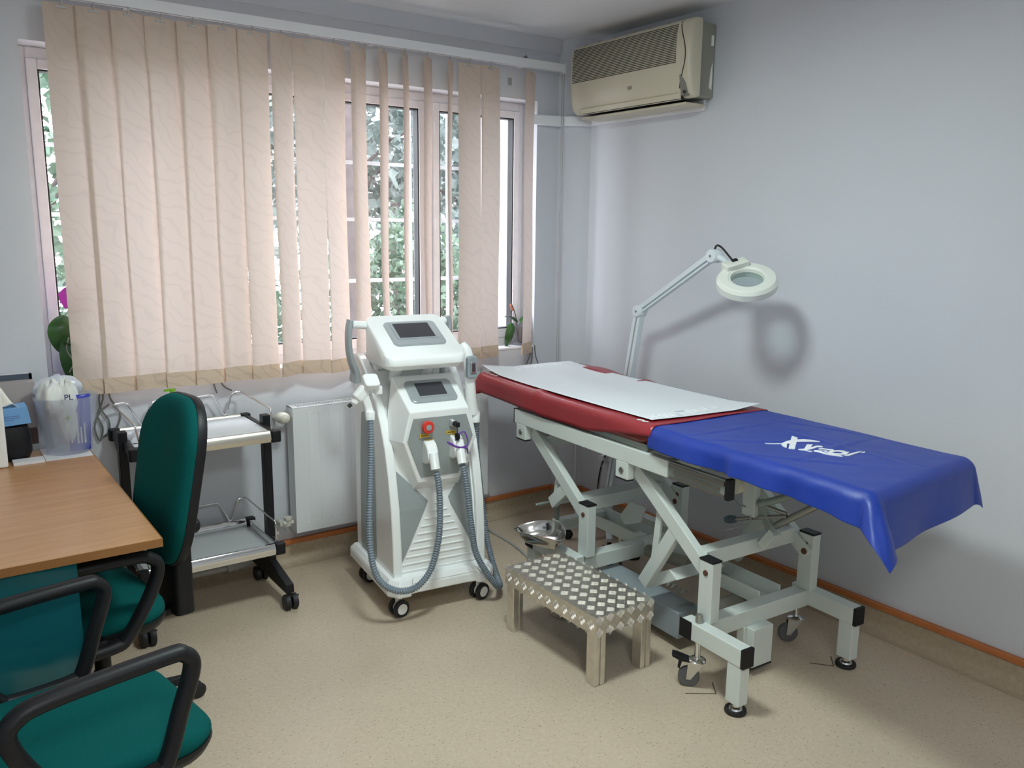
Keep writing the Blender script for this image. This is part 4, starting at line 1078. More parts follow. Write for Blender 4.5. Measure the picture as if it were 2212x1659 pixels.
def blue(s, t):
    # cloth coordinates: a across (0 at the left mattress edge), b along (0 at the foot edge, positive towards the head)
    BV0 = -.435 + .085 * s; W = BU1 - BU0; L = BV1 - BV0
    ovl = .100 + .045 * (1 - t) ** 4; ovr = .10; ovf = .180 + .008 * math.sin(s * 5)
    a = -ovl + (W + ovl + ovr) * s
    b = -ovf + (L + ovf) * t
    da = max(0, -a); dc = max(0, a - W); db = max(0, -b)
    u = BU0 + min(max(a, 0), W); v = BV0 + max(b, 0); z = BZ
    d = math.hypot(max(da, dc), db)
    if d > 0:
        su = -da if da > 0 else dc
        nx, ny = su / d, -db / d
        arc = BR * math.pi / 2
        if d < arc: th = d / BR; h = BR * math.sin(th); dz = BR * (1 - math.cos(th))
        else:
            h = BR; dz = BR + (d - arc)
        corner = (abs(nx) * abs(ny)) * 2           # 1 on the diagonal of the corner
        k = max(0, d - arc * .5)
        out = (.55 if da > 0 else .22) * corner * k + .10 * k
        wv = 0
        if db > 0 and corner < .98:
            wv += (.008 + .009 * math.sin(a * 15 + 1.2)) * k / .15
        if da > 0:
            wv += (.010 + .007 * math.sin(b * 19 + .6) + .005 * math.sin(b * 41) - .016 * math.exp(-((b - .52) / .02) ** 2) + .010 * math.exp(-((b - .48) / .02) ** 2)) * k / .10
        h += out + wv
        dz -= out * .28
        z -= dz
        u += nx * h; v += ny * h
    # gentle wrinkles on the flat part
    n1 = mnoise.noise(Vector((u * 3.5, v * 3.0, 9.0))); n2 = mnoise.noise(Vector((u * 11 + v * 7, v * 9 - u * 4, 1.0)))
    if d == 0: z += .0045 * n1 + .0018 * n2 + CR(u, v)
    else: u += .004 * n2; v += .004 * n1; z += .004 * n1
    return (u, v, z)
bl = MB().grid(blue, 84, 96).build('cloth', 'blue_satin', bc, smooth=80, solid=.0012, subd=1)
LOGO = [[(0.3115,0.1003),(0.3095,0.0737),(0.254,0.0336),(0.1837,-0.0161),(0.1713,-0.0009),(0.2549,0.0596)],[(0.1977,0.0504),(0.2343,0.0503),(0.2119,0.0391),(0.1746,0.0093),(0.1755,0.022),(0.1835,0.0379)],[(0.1646,0.0937),(0.1843,0.076),(0.2138,0.061),(0.2385,0.0616),(0.2598,0.0622),(0.2329,0.0415),(0.2174,0.0442),(0.2012,0.0504),(0.1747,0.0679),(0.1579,0.0807)],[(0.2908,0.0605),(0.3122,0.0481),(0.321,0.03),(0.3307,-0.0023),(0.3258,-0.0048),(0.3045,0.0171),(0.2639,0.0416)],[(0.2608,-0.0038),(0.2783,-0.0139),(0.2326,-0.0385),(0.1975,-0.046),(0.1885,-0.0269),(0.1928,-0.0234),(0.2114,-0.0322)],[(0.2344,-0.0355),(0.271,-0.0323),(0.2838,-0.0398),(0.2815,-0.0527),(0.2722,-0.0554),(0.2631,-0.0451),(0.2271,-0.0492),(0.1979,-0.0462)],[(0.1985,-0.0446),(0.2056,-0.0507),(0.2078,-0.0696),(0.1975,-0.0685)],[(0.2505,-0.0588),(0.2642,-0.0628),(0.2829,-0.0935),(0.2731,-0.0977),(0.2543,-0.073),(0.2417,-0.0657)],[(0.2708,-0.0905),(0.2784,-0.0969),(0.2276,-0.0752),(0.2169,-0.0651)],[(0.2231,-0.0608),(0.231,-0.0674),(0.2469,-0.0943),(0.244,-0.1042),(0.2372,-0.0964),(0.2159,-0.0665)],[(0.2943,-0.1344),(0.2998,-0.1405),(0.2616,-0.1557),(0.2555,-0.1502)],[(0.2488,-0.1576),(0.3202,-0.1534),(0.3332,-0.1628),(0.3206,-0.1642),(0.259,-0.1683)],[(0.326,-0.1654),(0.3352,-0.1727),(0.3307,-0.1759),(0.3215,-0.1686)],[(0.2114,-0.0707),(0.2221,-0.0847),(0.2272,-0.1195),(0.2414,-0.1618),(0.2317,-0.1626),(0.2148,-0.1237)],[(0.2837,-0.1421),(0.2775,-0.1456),(0.272,-0.1357),(0.2751,-0.134)],[(0.2775,-0.1456),(0.2706,-0.1479),(0.2685,-0.1368),(0.272,-0.1357)],[(0.2706,-0.1479),(0.2634,-0.149),(0.2647,-0.1372),(0.2685,-0.1368)],[(0.2634,-0.149),(0.256,-0.1487),(0.2608,-0.137),(0.2647,-0.1372)],[(0.256,-0.1487),(0.249,-0.1472),(0.2571,-0.136),(0.2608,-0.137)],[(0.249,-0.1472),(0.2427,-0.1444),(0.2536,-0.1343),(0.2571,-0.136)],[(0.2427,-0.1444),(0.2373,-0.1405),(0.2507,-0.1322),(0.2536,-0.1343)],[(0.2373,-0.1405),(0.2332,-0.1358),(0.2483,-0.1295),(0.2507,-0.1322)],[(0.2332,-0.1358),(0.2305,-0.1304),(0.2467,-0.1266),(0.2483,-0.1295)],[(0.2305,-0.1304),(0.2294,-0.1245),(0.2459,-0.1234),(0.2467,-0.1266)],[(0.2294,-0.1245),(0.2299,-0.1186),(0.246,-0.1203),(0.2459,-0.1234)],[(0.2299,-0.1186),(0.232,-0.1128),(0.2469,-0.1172),(0.246,-0.1203)],[(0.232,-0.1128),(0.2356,-0.1075),(0.2487,-0.1145),(0.2469,-0.1172)],[(0.2356,-0.1075),(0.2406,-0.1029),(0.2511,-0.1122),(0.2487,-0.1145)],[(0.2406,-0.1029),(0.2467,-0.0993),(0.2542,-0.1104),(0.2511,-0.1122)],[(0.2467,-0.0993),(0.2536,-0.0969),(0.2578,-0.1093),(0.2542,-0.1104)],[(0.2536,-0.0969),(0.261,-0.0957),(0.2616,-0.1089),(0.2578,-0.1093)],[(0.261,-0.0957),(0.2685,-0.0959),(0.2655,-0.1091),(0.2616,-0.1089)],[(0.2685,-0.0959),(0.2756,-0.0974),(0.2693,-0.1101),(0.2655,-0.1091)],[(0.2756,-0.0974),(0.2821,-0.1002),(0.2728,-0.1118),(0.2693,-0.1101)],[(0.2821,-0.1002),(0.2876,-0.1042),(0.2758,-0.114),(0.2728,-0.1118)],[(0.2876,-0.1042),(0.2917,-0.1091),(0.2781,-0.1167),(0.2758,-0.114)],[(0.2917,-0.1091),(0.2944,-0.1146),(0.2797,-0.1196),(0.2781,-0.1167)],[(0.2944,-0.1146),(0.2955,-0.1205),(0.2805,-0.1228),(0.2797,-0.1196)],[(0.2955,-0.1205),(0.2948,-0.1265),(0.2804,-0.126),(0.2805,-0.1228)],[(0.2948,-0.1265),(0.2926,-0.1323),(0.2794,-0.129),(0.2804,-0.126)],[(0.2926,-0.1323),(0.2888,-0.1376),(0.2776,-0.1317),(0.2794,-0.129)],[(0.2888,-0.1376),(0.2837,-0.1421),(0.2751,-0.134),(0.2776,-0.1317)]]
lg = MB()
for poly in LOGO:
    n_ = len(poly); q_ = [(x, y, BZ + .0045 * mnoise.noise(Vector((x * 3.5, y * 3.0, 9.0))) + .0018 * mnoise.noise(Vector((x * 11 + y * 7, y * 9 - x * 4, 1.0))) + CR(x, y)) for x, y in poly]
    lg.loft([[(x, y, z + .0006) for x, y, z in q_], [(x, y, z + .0026) for x, y, z in q_]])
lg.build('logo', 'white_print', bc)
# ================================================================== two-shelf trolley
tr = thing('serving_trolley', 'two-shelf chrome trolley with black uprights and white top, by the radiator', 'trolley', (-2.19, -0.26, 0))
def tp(x, y, z): return (x + 2.19, y + .26, z)
for x, nm in ((-1.905, 0), (-2.475, 1)):
    X = x + 2.19
    u_ = MB().box(X - .017, X + .017, -.022, .022, .10, .805).build('upright', 'black_plastic', tr, bevel=.003)
    f_ = MB().prism([(-.225, .070), (-.222, .108), (-.02, .150), (.02, .150), (.205, .108), (.205, .070)], X - .018, X + .018, 'x').build('foot', 'black_plastic', tr, bevel=.003)
    for yy in (-.205, .165):
        c = MB()
        for s in (-1, 1): c.lathe([(.0, -.012), (.029, -.012), (.033, -.007), (.033, .009), (.025, .013), (0, .013)], 24, M=Matrix.Translation((X + .016 * s, yy - .018, .033)) @ Matrix.Rotation(R(90), 4, 'Y'))
        c.box(X - .006, X + .006, yy - .02, yy + .006, .03, .072)
        cc = c.build('castor', 'black_rubber', tr, smooth=40)
        MB().tube([(X, yy + .012 * math.cos(a) - .016 - .018, .028 + .033 * math.sin(a)) for a in []] or [(X - .032, yy - .03, .06), (X + .032, yy - .03, .06)], .004, 6).build('castor_hood', 'black_plastic', cc)
def shelf(z0, white):
    x0, x1, y0, y1 = -.275, .268, -.165, .215
    h = .046
    for y, nm in ((y0, 0), (y1, 1)): MB().prism([(y - .010, z0), (y - .014, z0 + h * .3), (y - .012, z0 + h * .8), (y - .004, z0 + h), (y + .008, z0 + h), (y + .008, z0)], x0 + .02, x1 - .02, 'x').build('chrome_edge_rail', 'alu_brushed' if white else 'chrome', tr, smooth=40)
    for x in (x0, x1): MB().box(x - .012, x + .012, y0 + .01, y1 - .01, z0 + .004, z0 + h - .004).build('side_rail', 'black_plastic' if white else 'chrome', tr, bevel=.004)
    for x in (x0, x1):
        for y in (y0, y1): MB().prism(rrect(x - .022, x + .022, y - .020, y + .020, .012), z0 - .002, z0 + h + .001, 'z').build('corner_cap', 'black_plastic', tr, bevel=.004)
    MB().box(x0 + .012, x1 - .012, y0 + .008, y1 - .008, (z0 + h - .018) if white else z0 + .002, (z0 + h - .008) if white else z0 + .010).build('shelf_panel', 'tray_white' if white else 'shelf_grey', tr)
    z = z0 + h
    pts = [(x0 + .03, y0 + .02, z - .01), (x0 + .012, y0 + .02, z + .085), (x0 + .0, y1 - .02, z + .105), (x0 + .055, y1 - .01, z + .105), (x0 + .105, y1 - .008, z + .006), (x0 + .115, y1 - .008, z + .006), (x0 + .150, y1 - .01, z + .098), (x0 + .215, y1 - .01, z + .10),
           (x0 + .36, y1 - .01, z + .10), (x0 + .405, y1 - .01, z + .10), (x0 + .447, y1 - .008, z + .006), (x0 + .457, y1 - .008, z + .006), (x0 + .485, y1 - .01, z + .10), (x1 - .02, y1 - .012, z + .105), (x1 - .006, y0 + .022, z + .088), (x1 - .004, y0 + .018, z - .01)]
    MB().tube(fillet(pts, .018), .0042, 8).build('wire_guard', 'chrome', tr, smooth=60)
shelf(.725, True); shelf(.235, False)
# things on the trolley
sb = thing('pump_bottle', 'clear pump bottle with a bright green pump on the trolley', 'bottle', (-2.245, -.125, .763))
MB().lathe([(.026, 0), (.028, .006), (.028, .085), (.024, .098), (.013, .104), (.013, .112)], 24).build('bottle', 'bottle_clear', sb, smooth=50)
MB().lathe([(.016, .108), (.016, .13), (.010, .135), (.009, .155), (.013, .158), (.013, .166), (0, .168)], 20).box(-.032, .0, -.006, .006, .158, .166).build('pump', 'soap_green', sb, smooth=40)
MB().lathe([(.0284, .02), (.0284, .07)], 24).build('label', 'card_white', sb, smooth=50)
tag(MB().lathe([(.017, 0), (.018, .004), (.018, .075), (.014, .082), (.014, .095), (0, .096)], 20).build('small_bottle', 'card_white', smooth=40, loc=(-2.29, -.12, .763)), 'small white bottle on the trolley left of the green pump', 'bottle')
bgm = MB()
def crumple(u, v):
    x = -.07 + .14 * u; y = -.08 + .16 * v
    return (x, y, .003 + .030 * math.sin(math.pi * u) * math.sin(math.pi * v) * (1 + .8 * mnoise.noise(Vector((u * 6, v * 6, 2)))) + .008 * abs(mnoise.noise(Vector((u * 14, v * 14, 5)))))
bgm.grid(crumple, 20, 20)
tag(bgm.build('plastic_pouch', 'bag_clear', smooth=80, loc=(-2.38, -.245, .763)), 'clear plastic pouch of small items on the left of the trolley top', 'pouch')

# ================================================================== desk and what stands on it
dk = thing('desk', 'brown wood-effect desk at the left edge of the room', 'desk', (-2.585, -1.36, 0))
MB().box(-1.10, 0, 0, 1.24, .715, .740).build('desktop', 'desk_wood', dk, bevel=.002)
MB().box(-1.10, .0022, -.0022, 0, .7155, .7395).box(0, .0022, 0, 1.24, .7155, .7395).build('edge_band', 'desk_edge_wood', dk)
MB().box(-.045, -.022, .95, 1.20, 0.20, .715).build('side_panel', 'desk_edge_wood', dk)
MB().box(-1.08, -1.06, .03, 1.22, 0, .715).build('side_panel', 'desk_edge_wood', dk)
MB().box(-1.05, -.215, .006, .020, .02, .714).build('front_panel', 'teal_laminate', dk)
MB().box(-.05, .035, .90, 1.20, 0, .20).build('foot', 'desk_edge_wood', dk, bevel=.003)
bn = thing('waste_bin', 'frosted plastic bin filled with bags on the desk corner', 'bin', (-2.652, -.215, .7425))
def oval(r, z, kx=1.0, ky=.9): return [(r * kx * math.cos(2 * math.pi * i / 28), r * ky * math.sin(2 * math.pi * i / 28), z) for i in range(28)]
MB().loft([oval(.075, .0), oval(.078, .004), oval(.094, .12), oval(.109, .215), oval(.112, .218), oval(.107, .218), oval(.090, .12), oval(.073, .008)], cap=False).add(oval(.075, .001), [tuple(range(28))]).build('tub', 'frosted_bin', bn, smooth=50)
tag(MB().box(-2.745, -2.588, -.32, -.12, .7402, .7418).build('paper_sheet', 'card_white'), 'white sheet of paper under the frosted bin on the desk', 'paper')
def bag(name, label, m, c, sx, sy, sz, seed, top=.0):
    mb = MB()
    def f(u, v):
        th = 2 * math.pi * u; ph = math.pi * v
        r = 1 + .30 * mnoise.noise(Vector((math.cos(th) * 1.6 + seed, math.sin(th) * 1.6, v * 3))) + .12 * mnoise.noise(Vector((math.cos(th) * 5, math.sin(th) * 5 + seed, v * 8)))
        return (c[0] + sx * r * math.cos(th) * math.sin(ph), c[1] + sy * r * math.sin(th) * math.sin(ph), c[2] - sz * r * math.cos(ph))
    mb.grid(f, 30, 20)
    o = mb.build(name, m, smooth=80); return tag(o, label, 'bag')
b1 = bag('plastic_bag', 'crumpled white plastic bag sticking out of the left of the bin', 'bag_white', (-2.698, -.235, .952), .050, .050, .070, 3)
b2 = bag('plastic_bag', 'white pharmacy bag with dark letters in the middle of the bin', 'bag_white', (-2.650, -.245, .905), .042, .030, .115, 8)
b3 = bag('plastic_bag', 'pale folded plastic bag at the back of the bin', 'bag_clear', (-2.662, -.175, .985), .080, .03, .045, 13)
text_mesh('PL', .030, 'navy', b2, 'lettering', Matrix.Translation((-2.668, -.302, .958)) @ Matrix.Rotation(R(90), 4, 'X'), ext=.002)
MB().box(-2.668, -2.650, -.290, -.282, .885, .889).box(-2.661, -2.657, -.290, -.282, .877, .897).build('cross_mark', 'soap_green', b2)
b4 = MB(); b4.grid(lambda u, v: (-.038 + .070 * u + .012 * v, -.012 * math.sin(u * 3) + .004 * math.sin(v * 9), .215 * v), 10, 14)
b4o = tag(b4.build('blue_bag', 'bag_blue', smooth=80, solid=.004, loc=(-2.618, -.255, .752)), 'dark blue printed packet standing in the front right of the bin', 'packet')
for q in range(3):
    MB().box(-.012 + .012 * q, -.007 + .012 * q, -.0165, -.0140, .03, .15 - .02 * q).build('print_line', 'card_white', b4o)
# boxes behind / left of the bin
tb = thing('glove_box', 'light blue glove box with a pulled-out tissue on the black case', 'box', (-2.850, -.20, .868))
MB().prism([(-.075, 0), (.075, .008), (.066, .070), (-.075, .062)], -.05, .05, 'y').build('carton', 'glove_blue', tb)
MB().box(-.05, .04, -.0508, -.0503, .038, .040).box(-.05, .04, -.0508, -.0503, .031, .033).box(-.02, .02, -.0508, -.0503, .024, .026).build('print', 'box_ink', tb)
MB().grid(lambda u, v: (-.06 + .10 * u, -.03 + .05 * v, .064 + .045 * math.sin(math.pi * min(1, u * 1.1)) * (.5 + v) + .012 * math.sin(u * 9 + v * 4)), 14, 8).build('tissue', 'tissue', tb, smooth=80, solid=.001)
tag(MB().loft([[(x, y, z) for x, y in rrect(-.085 * k, .085 * k, -.065 * k, .065 * k, .04)] for k, z in ((.86, 0), (1, .03), (1, .09), (.9, .1265))]).build('black_case', 'black_plastic', smooth=40, loc=(-2.862, -.205, .7405)), 'rounded black case on the desk under the blue glove box', 'case')
tag(MB().box(-.05, .05, -.03, .03, 0, .010).build('white_carton', 'card_white', loc=(-2.80, -.30, .7405)), 'flat white carton lying on the desk in front of the black case', 'carton')
cbx = thing('dark_carton', 'dark brown carton with silver base on the desk left of the bin', 'box', (-2.800, -.085, .7405))
MB().box(-.055, .055, -.04, .04, .026, .085).build('carton', 'box_brown', cbx); MB().box(-.055, .055, -.04, .04, 0, .026).build('silver_band', 'silver_plastic', cbx)
tag(MB().box(-.06, .06, -.04, .03, 0, .18).build('cardboard_box', 'cardboard', loc=(-2.800, -.062, .826)), 'plain pale cardboard box behind the bin on the brown carton', 'box')
fo = thing('document_folder', 'white and navy folder with a teal triangle standing at the back of the desk', 'folder', (-2.95, -.035, .7405))
MB().box(-.16, .20, 0, .016, 0, .29).build('board', 'card_white', fo)
MB().box(-.16, .21, -.004, 0, .262, .287).box(.20, .21, -.004, .016, .24, .287).build('slate_edge', 'slate', fo)
MB().box(-.0, .20, -.003, 0, .222, .238).build('navy_band', 'navy', fo)
MB().box(-.16, .02, -.003, 0, .15, .222).build('maroon_patch', 'maroon', fo)
MB().prism([(.0, .262), (.09, .262), (.02, .150)], -.006, -.003, 'y').build('teal_triangle', 'triangle_teal', fo)
pc = thing('desk_screen', 'white upright panel standing on the desk at the left picture edge', 'panel', (-2.866, -.325, .7405))
MB().box(-.26, 0, -.012, .016, 0, .28).build('shell', 'white_plastic', pc, bevel=.006)

# ================================================================== two swivel chairs
def chair(loc, ang, label, lift=0.0):
    loc = (loc[0], loc[1], lift)
    c = thing('office_chair', label, 'office chair', loc, ang, 'teal office chairs')
    # seat: rounded cushion
    o = rrect(-.235, .268, -.235, .235, .10, 8)
    def ring(k, z, dz=.0):
        return [(x * k, y * k * (1 - .05 * max(0, x / .215)), z - dz * (x / .215) ** 2 * (1 if x > 0 else 0)) for x, y in o]
    MB().loft([ring(.93, .398), ring(1.0, .412), ring(1.01, .435, .004), ring(.97, .458, .008), ring(.86, .472, .010), ring(.5, .474, .004)]).build('seat', 'teal_fabric', c, smooth=50, subd=1)
    MB().loft([ring(.70, .362), ring(.97, .385), ring(1.005, .405), ring(1.0, .414)]).build('seat_shell', 'black_plastic', c, smooth=50)
    MB().box(-.17, .10, -.06, .06, .325, .365).build('mechanism', 'black_plastic', c, bevel=.01)
    MB().lathe([(.028, .10 - lift), (.028, .22 - lift), (.024, .22 - lift), (.024, .33)], 20, (-.09, 0, 0)).build('gas_column', 'black_plastic', c, smooth=40)
    # back: padded front on a hard shell
    M = Matrix.Translation((-.305, 0, .500)) @ Matrix.Rotation(R(-11), 4, 'Y')
    bo = [(y, z) for y, z in rrect(-.200, .200, 0, .548, .165, 9)]
    bo = [(y * (1 - .10 * (1 - z / .548)) , z) for y, z in bo]
    def br(k, x, curv=.045): return [M @ Vector((x + curv * (y / .2) ** 2 * .5, y * k, .278 + (z - .278) * k)) for y, z in bo]
    MB().loft([br(.985, 0.0), br(1.0, .012), br(.985, .032), br(.90, .048), br(.6, .054)]).build('backrest', 'teal_fabric', c, smooth=50, subd=1)
    MB().loft([br(.86, -.030), br(1.0, -.016), br(1.012, .004), br(1.0, .013)]).build('back_shell', 'black_plastic', c, smooth=50)
    MB().loft([[Vector((x, y, z)) for x, y in rrect(-.365, -.300, -.078, .078, .02, 4)] for z in (.330, .34, .42, .56)] + [[Vector((x - .02, y, .70)) for x, y in rrect(-.365, -.335, -.065, .065, .012, 4)]]).build('back_support', 'black_plastic', c, smooth=50)
    MB().box(-.34, -.06, -.028, .028, .318, .342).build('back_bracket', 'black_plastic', c, bevel=.006)
    kn = MB().lathe([(.020, 0), (.020, .03), (.026, .034), (.026, .056), (.020, .064), (0, .065)], 12, (-.355, 0, .60), Matrix.Rotation(R(-95), 4, 'Y')).build('back_knob', 'black_plastic', c, smooth=30)
    # arm loops
    for s in (-1, 1):
        y = s * .258; az = -1.8 * lift
        pts = [(-.045, y, .432), (.085, y, .432), (.115, y, .450), (.150, y, .55), (.182, y, .645), (.165, y, .680), (.125, y, .688), (-.10, y, .684), (-.165, y, .668), (-.182, y, .630), (-.150, y, .55), (-.085, y, .452)]
        pts = [(x, q, z + az) for x, q, z in pts]
        MB().tube(spline(pts, 6, True), .0185, 12, closed=True, flat=1.25).build('armrest', 'black_plastic', c, smooth=60)
        MB().box(-.03, .07, min(s * .10, s * .262), max(s * .10, s * .262), .395, .418).build('arm_bracket', 'black_plastic', c, bevel=.004)
    # five-star base
    MB().lathe([(.045, .075 - lift), (.045, .125 - lift), (.03, .13 - lift)], 20, (-.09, 0, 0)).build('base_hub', 'black_plastic', c, smooth=40)
    B0 = Vector((-.09, 0, -lift))
    for k in range(5):
        a = R(72 * k + BASE_ROT)
        d = Vector((math.cos(a), math.sin(a), 0)); sd = Vector((-d.y, d.x, 0))
        rg = []
        for t, w, z0, z1 in ((.03, .026, .075, .125), (.15, .022, .075, .112), (.27, .017, .072, .092), (.305, .012, .070, .084)):
            rg.append([B0 + d * t + sd * w + Vector((0, 0, z0)), B0 + d * t + sd * w * .7 + Vector((0, 0, z1)), B0 + d * t - sd * w * .7 + Vector((0, 0, z1)), B0 + d * t - sd * w + Vector((0, 0, z0))])
        l = MB().loft(rg).build('base_leg', 'black_plastic', c, bevel=.004, smooth=40)
        cs = MB()
        for s in (-1, 1): cs.lathe([(0, -.011), (.021, -.011), (.0265, -.006), (.0265, .007), (.019, .011), (0, .011)], 22, M=Matrix.Translation(B0 + d * .298 + sd * (.014 * s) + Vector((0, 0, .0265))) @ Matrix.Rotation(a, 4, 'Z') @ Matrix.Rotation(R(90), 4, 'X'))
        cs.cyl(B0 + d * .29 + Vector((0, 0, .045)), B0 + d * .29 + Vector((0, 0, .078)), .008, 10)
        cs.build('castor', 'black_rubber', l, smooth=40)
    return c
BASE_ROT = 184
chair((-2.800, -1.030, 0.025), R(189), 'teal swivel chair tucked under the desk beside the trolley, seen from its side', .025)
BASE_ROT = -118
chair((-2.887, -1.720, 0.0), R(10), 'nearest teal swivel chair with looped arms in the bottom left corner')
# ================================================================== step stool of tread plate
ss = thing('step_stool', 'low aluminium step stool with diamond tread plate top', 'step stool', (-1.113, -1.418, 0))
SXh, SYh, SZ = .139, .275, .266
tpm = MB().box(-SXh, SXh, -SYh, SYh, SZ - .004, SZ)
def lozenge(mb, c, ax, nx, nn, L, Wd, Hh):
    c = Vector(c); ax = Vector(ax); nx = Vector(nx); nn = Vector(nn)
    vs = [c - ax * L, c - nx * Wd, c + ax * L, c + nx * Wd, c - ax * L * .55 + nn * Hh, c + ax * L * .55 + nn * Hh]
    mb.add(vs, [(0, 1, 5, 4), (1, 2, 5), (2, 3, 4, 5), (3, 0, 4)])
def tread(mb, o, e1, e2, nn, w, h, cell=.0352, mg=.012):
    # cells on a grid turned 45 degrees; five bars per cell, direction alternating
    o = Vector(o); e1 = Vector(e1); e2 = Vector(e2)
    n = int((w + h) / cell) + 2; q = math.sqrt(.5)
    f1 = (e1 + e2) * q; f2 = (e2 - e1) * q
    for i in range(-n, n):
        for j in range(-n, n):
            cx = (i - j) * cell * q; cy = (i + j) * cell * q
            if not (-w / 2 + mg < cx < w / 2 - mg and -h / 2 + mg < cy < h / 2 - mg): continue
            A, B = (f1, f2) if (i + j) % 2 else (f2, f1)
            for k in range(5):
                p = o + e1 * cx + e2 * cy + B * ((k - 2) * .0062)
                lozenge(mb, p, A, B, nn, .0158, .0022, .0017)
tread(tpm, (0, 0, SZ), (1, 0, 0), (0, 1, 0), (0, 0, 1), SXh * 2, SYh * 2)
tpm.build('tread_plate', 'alu', ss)
ap = MB()
for s in (-1, 1):
    ap.box(s * SXh - .002, s * SXh + .002, -SYh, SYh, .198, SZ - .001)
    tread(ap, (s * (SXh + .002), 0, .231), (0, s, 0), (0, 0, 1), (s, 0, 0), SYh * 2, .068, .0352, .009)
    ap.box(-SXh, SXh, s * SYh - .002, s * SYh + .002, .198, SZ - .001)
    tread(ap, (0, s * (SYh + .002), .231), (-s, 0, 0), (0, 0, 1), (0, s, 0), SXh * 2, .068, .0352, .009)
ap.build('apron', 'alu', ss)
for sx in (-1, 1):
    for sy in (-1, 1):
        X, Y = sx * (SXh - .027), sy * (SYh - .027)
        MB().box(X - .024, X - .004, Y - .024, Y + .024, 0, SZ - .005).box(X - .004, X + .004, Y - .019, Y + .019, 0, SZ - .005).box(X + .004, X + .024, Y - .024, Y + .024, 0, SZ - .005).build('leg', 'alu', ss, bevel=.002)

# ================================================================== steel kidney dish resting on the couch foot arm
kd = thing('kidney_dish', 'stainless steel kidney dish resting on the couch frame beside the stool', 'kidney dish', (-0.955, -1.010, .2475), R(-65))
def kid(k, z):
    o = []
    for i in range(48):
        a = 2 * math.pi * i / 48
        x = .130 * math.cos(a); y = .066 * math.sin(a)
        y += .042 * (x / .130) ** 2 - .018
        if math.sin(a) < 0: pass
        o.append((x * k, (y) * k + .012 * (1 - k), z))
    return o
MB().loft([kid(.66, 0), kid(.72, .004), kid(.86, .030), kid(.97, .056), kid(1.02, .058), kid(1.015, .060), kid(.955, .056), kid(.84, .030), kid(.70, .006), kid(.3, .003)], cap=True).build('bowl', 'steel_bright', kd, smooth=60)
kd.rotation_euler = (R(-13), R(3), R(104))
kd.location.z = .262

# ================================================================== magnifier lamp on rolling stand
ml = thing('magnifier_lamp', 'pale magnifier lamp on a jointed arm behind the couch', 'magnifier lamp', (-0.20, -0.600, 0))
E_ = Vector((-.01, -.178, 1.213)); T_ = Vector((-.10, -.706, 1.496)); Bp = Vector((0, .010, .20))
MB().bar(Bp, E_, .036, .046, (0, 1, 0)).build('lower_arm', 'lamp_arm_paint', ml, bevel=.003)
MB().bar(E_ + Vector((-.0185, .002, -.03)), Bp + Vector((-.0185, .004, 0)), .002, .008, (0, 1, 0)).build('arm_slot', 'cable_grey', ml)
d = (T_ - E_).normalized(); nrm = (Vector((0, 0, 1)) - d * d.z).normalized()
ua = MB().bar(E_ + nrm * .012, T_ + nrm * .012, .022, .022, nrm).build('upper_arm', 'lamp_arm_paint', ml, bevel=.002)
MB().bar(E_ - nrm * .012, T_ - nrm * .012, .022, .010, nrm).build('spring_rod', 'lamp_arm_paint', ml, bevel=.002)
for p, r_, nm in ((E_, .030, 'elbow_joint'), (T_, .030, 'head_joint')):
    j_ = MB().lathe([(r_, -.022), (r_, .020), (r_ * .85, .026), (0, .027)], 28, p, Matrix.Rotation(R(-90), 4, 'Y')).build(nm, 'lamp_arm_paint', ml, smooth=40)
    MB().lathe([(.006, .0), (.005, .003), (0, .0035)], 12, p + Vector((-.0268, 0, 0)), Matrix.Rotation(R(-90), 4, 'Y')).build('screw', 'dull_steel', j_)
# head: ring with lens, tilted towards the room
vdir = Vector((-.777, -.629, 0)); rdir = Vector((.629, -.777, 0))
nz = (Vector((0, 0, 1)) * math.cos(R(29)) + vdir * math.sin(R(29))).normalized()
ax = (rdir * math.cos(R(13)) - Vector((0, 0, 1)) * math.sin(R(13))); ax = (ax - nz * ax.dot(nz)).normalized(); ay = nz.cross(ax)
HC = Vector((-.135, -.914, 1.402))
MH = Matrix(((ax.x, ay.x, nz.x, HC.x), (ax.y, ay.y, nz.y, HC.y), (ax.z, ay.z, nz.z, HC.z), (0, 0, 0, 1))) @ Matrix.Scale(1.06, 4)
hd = MB().ring([(.066, -.022), (.112, -.022), (.115, -.018), (.115, .006), (.105, .020), (.072, .020), (.066, .014)], 56, M=MH).build('lamp_head', 'lamp_cream', ml, smooth=22, bevel=.002)
MB().lathe([(.0, .004), (.04, .0035), (.0665, .0)], 48, M=MH @ Matrix.Translation((0, 0, .004))).build('lens', 'lens_glass', hd, smooth=80)
MB().ring([(.060, .004), (.068, .004), (.068, .016), (.063, .016)], 48, M=MH).build('lens_rim', 'lamp_cream', hd, smooth=40)
MK = MH @ Matrix.Rotation(R(-52), 4, 'Z')
MB().loft([[MK @ Vector(p) for p in [(-.140, -.030, -.008), (-.140, .030, -.008), (-.140, .030, .014), (-.140, -.030, .014)]], [MK @ Vector(p) for p in [(-.108, -.050, -.02), (-.108, .050, -.02), (-.108, .050, .040), (-.108, -.050, .040)]], [MK @ Vector(p) for p in [(-.066, -.048, .006), (-.066, .048, .006), (-.066, .048, .042), (-.066, -.048, .042)]]]).build('switch_housing', 'lamp_cream', hd, bevel=.006, seg=3, smooth=40)
MB().box(-.106, -.090, -.012, .012, .038, .0455, MK).build('switch', 'black_plastic', hd, bevel=.002)
hj = MK @ Vector((-.140, 0, 0.003))
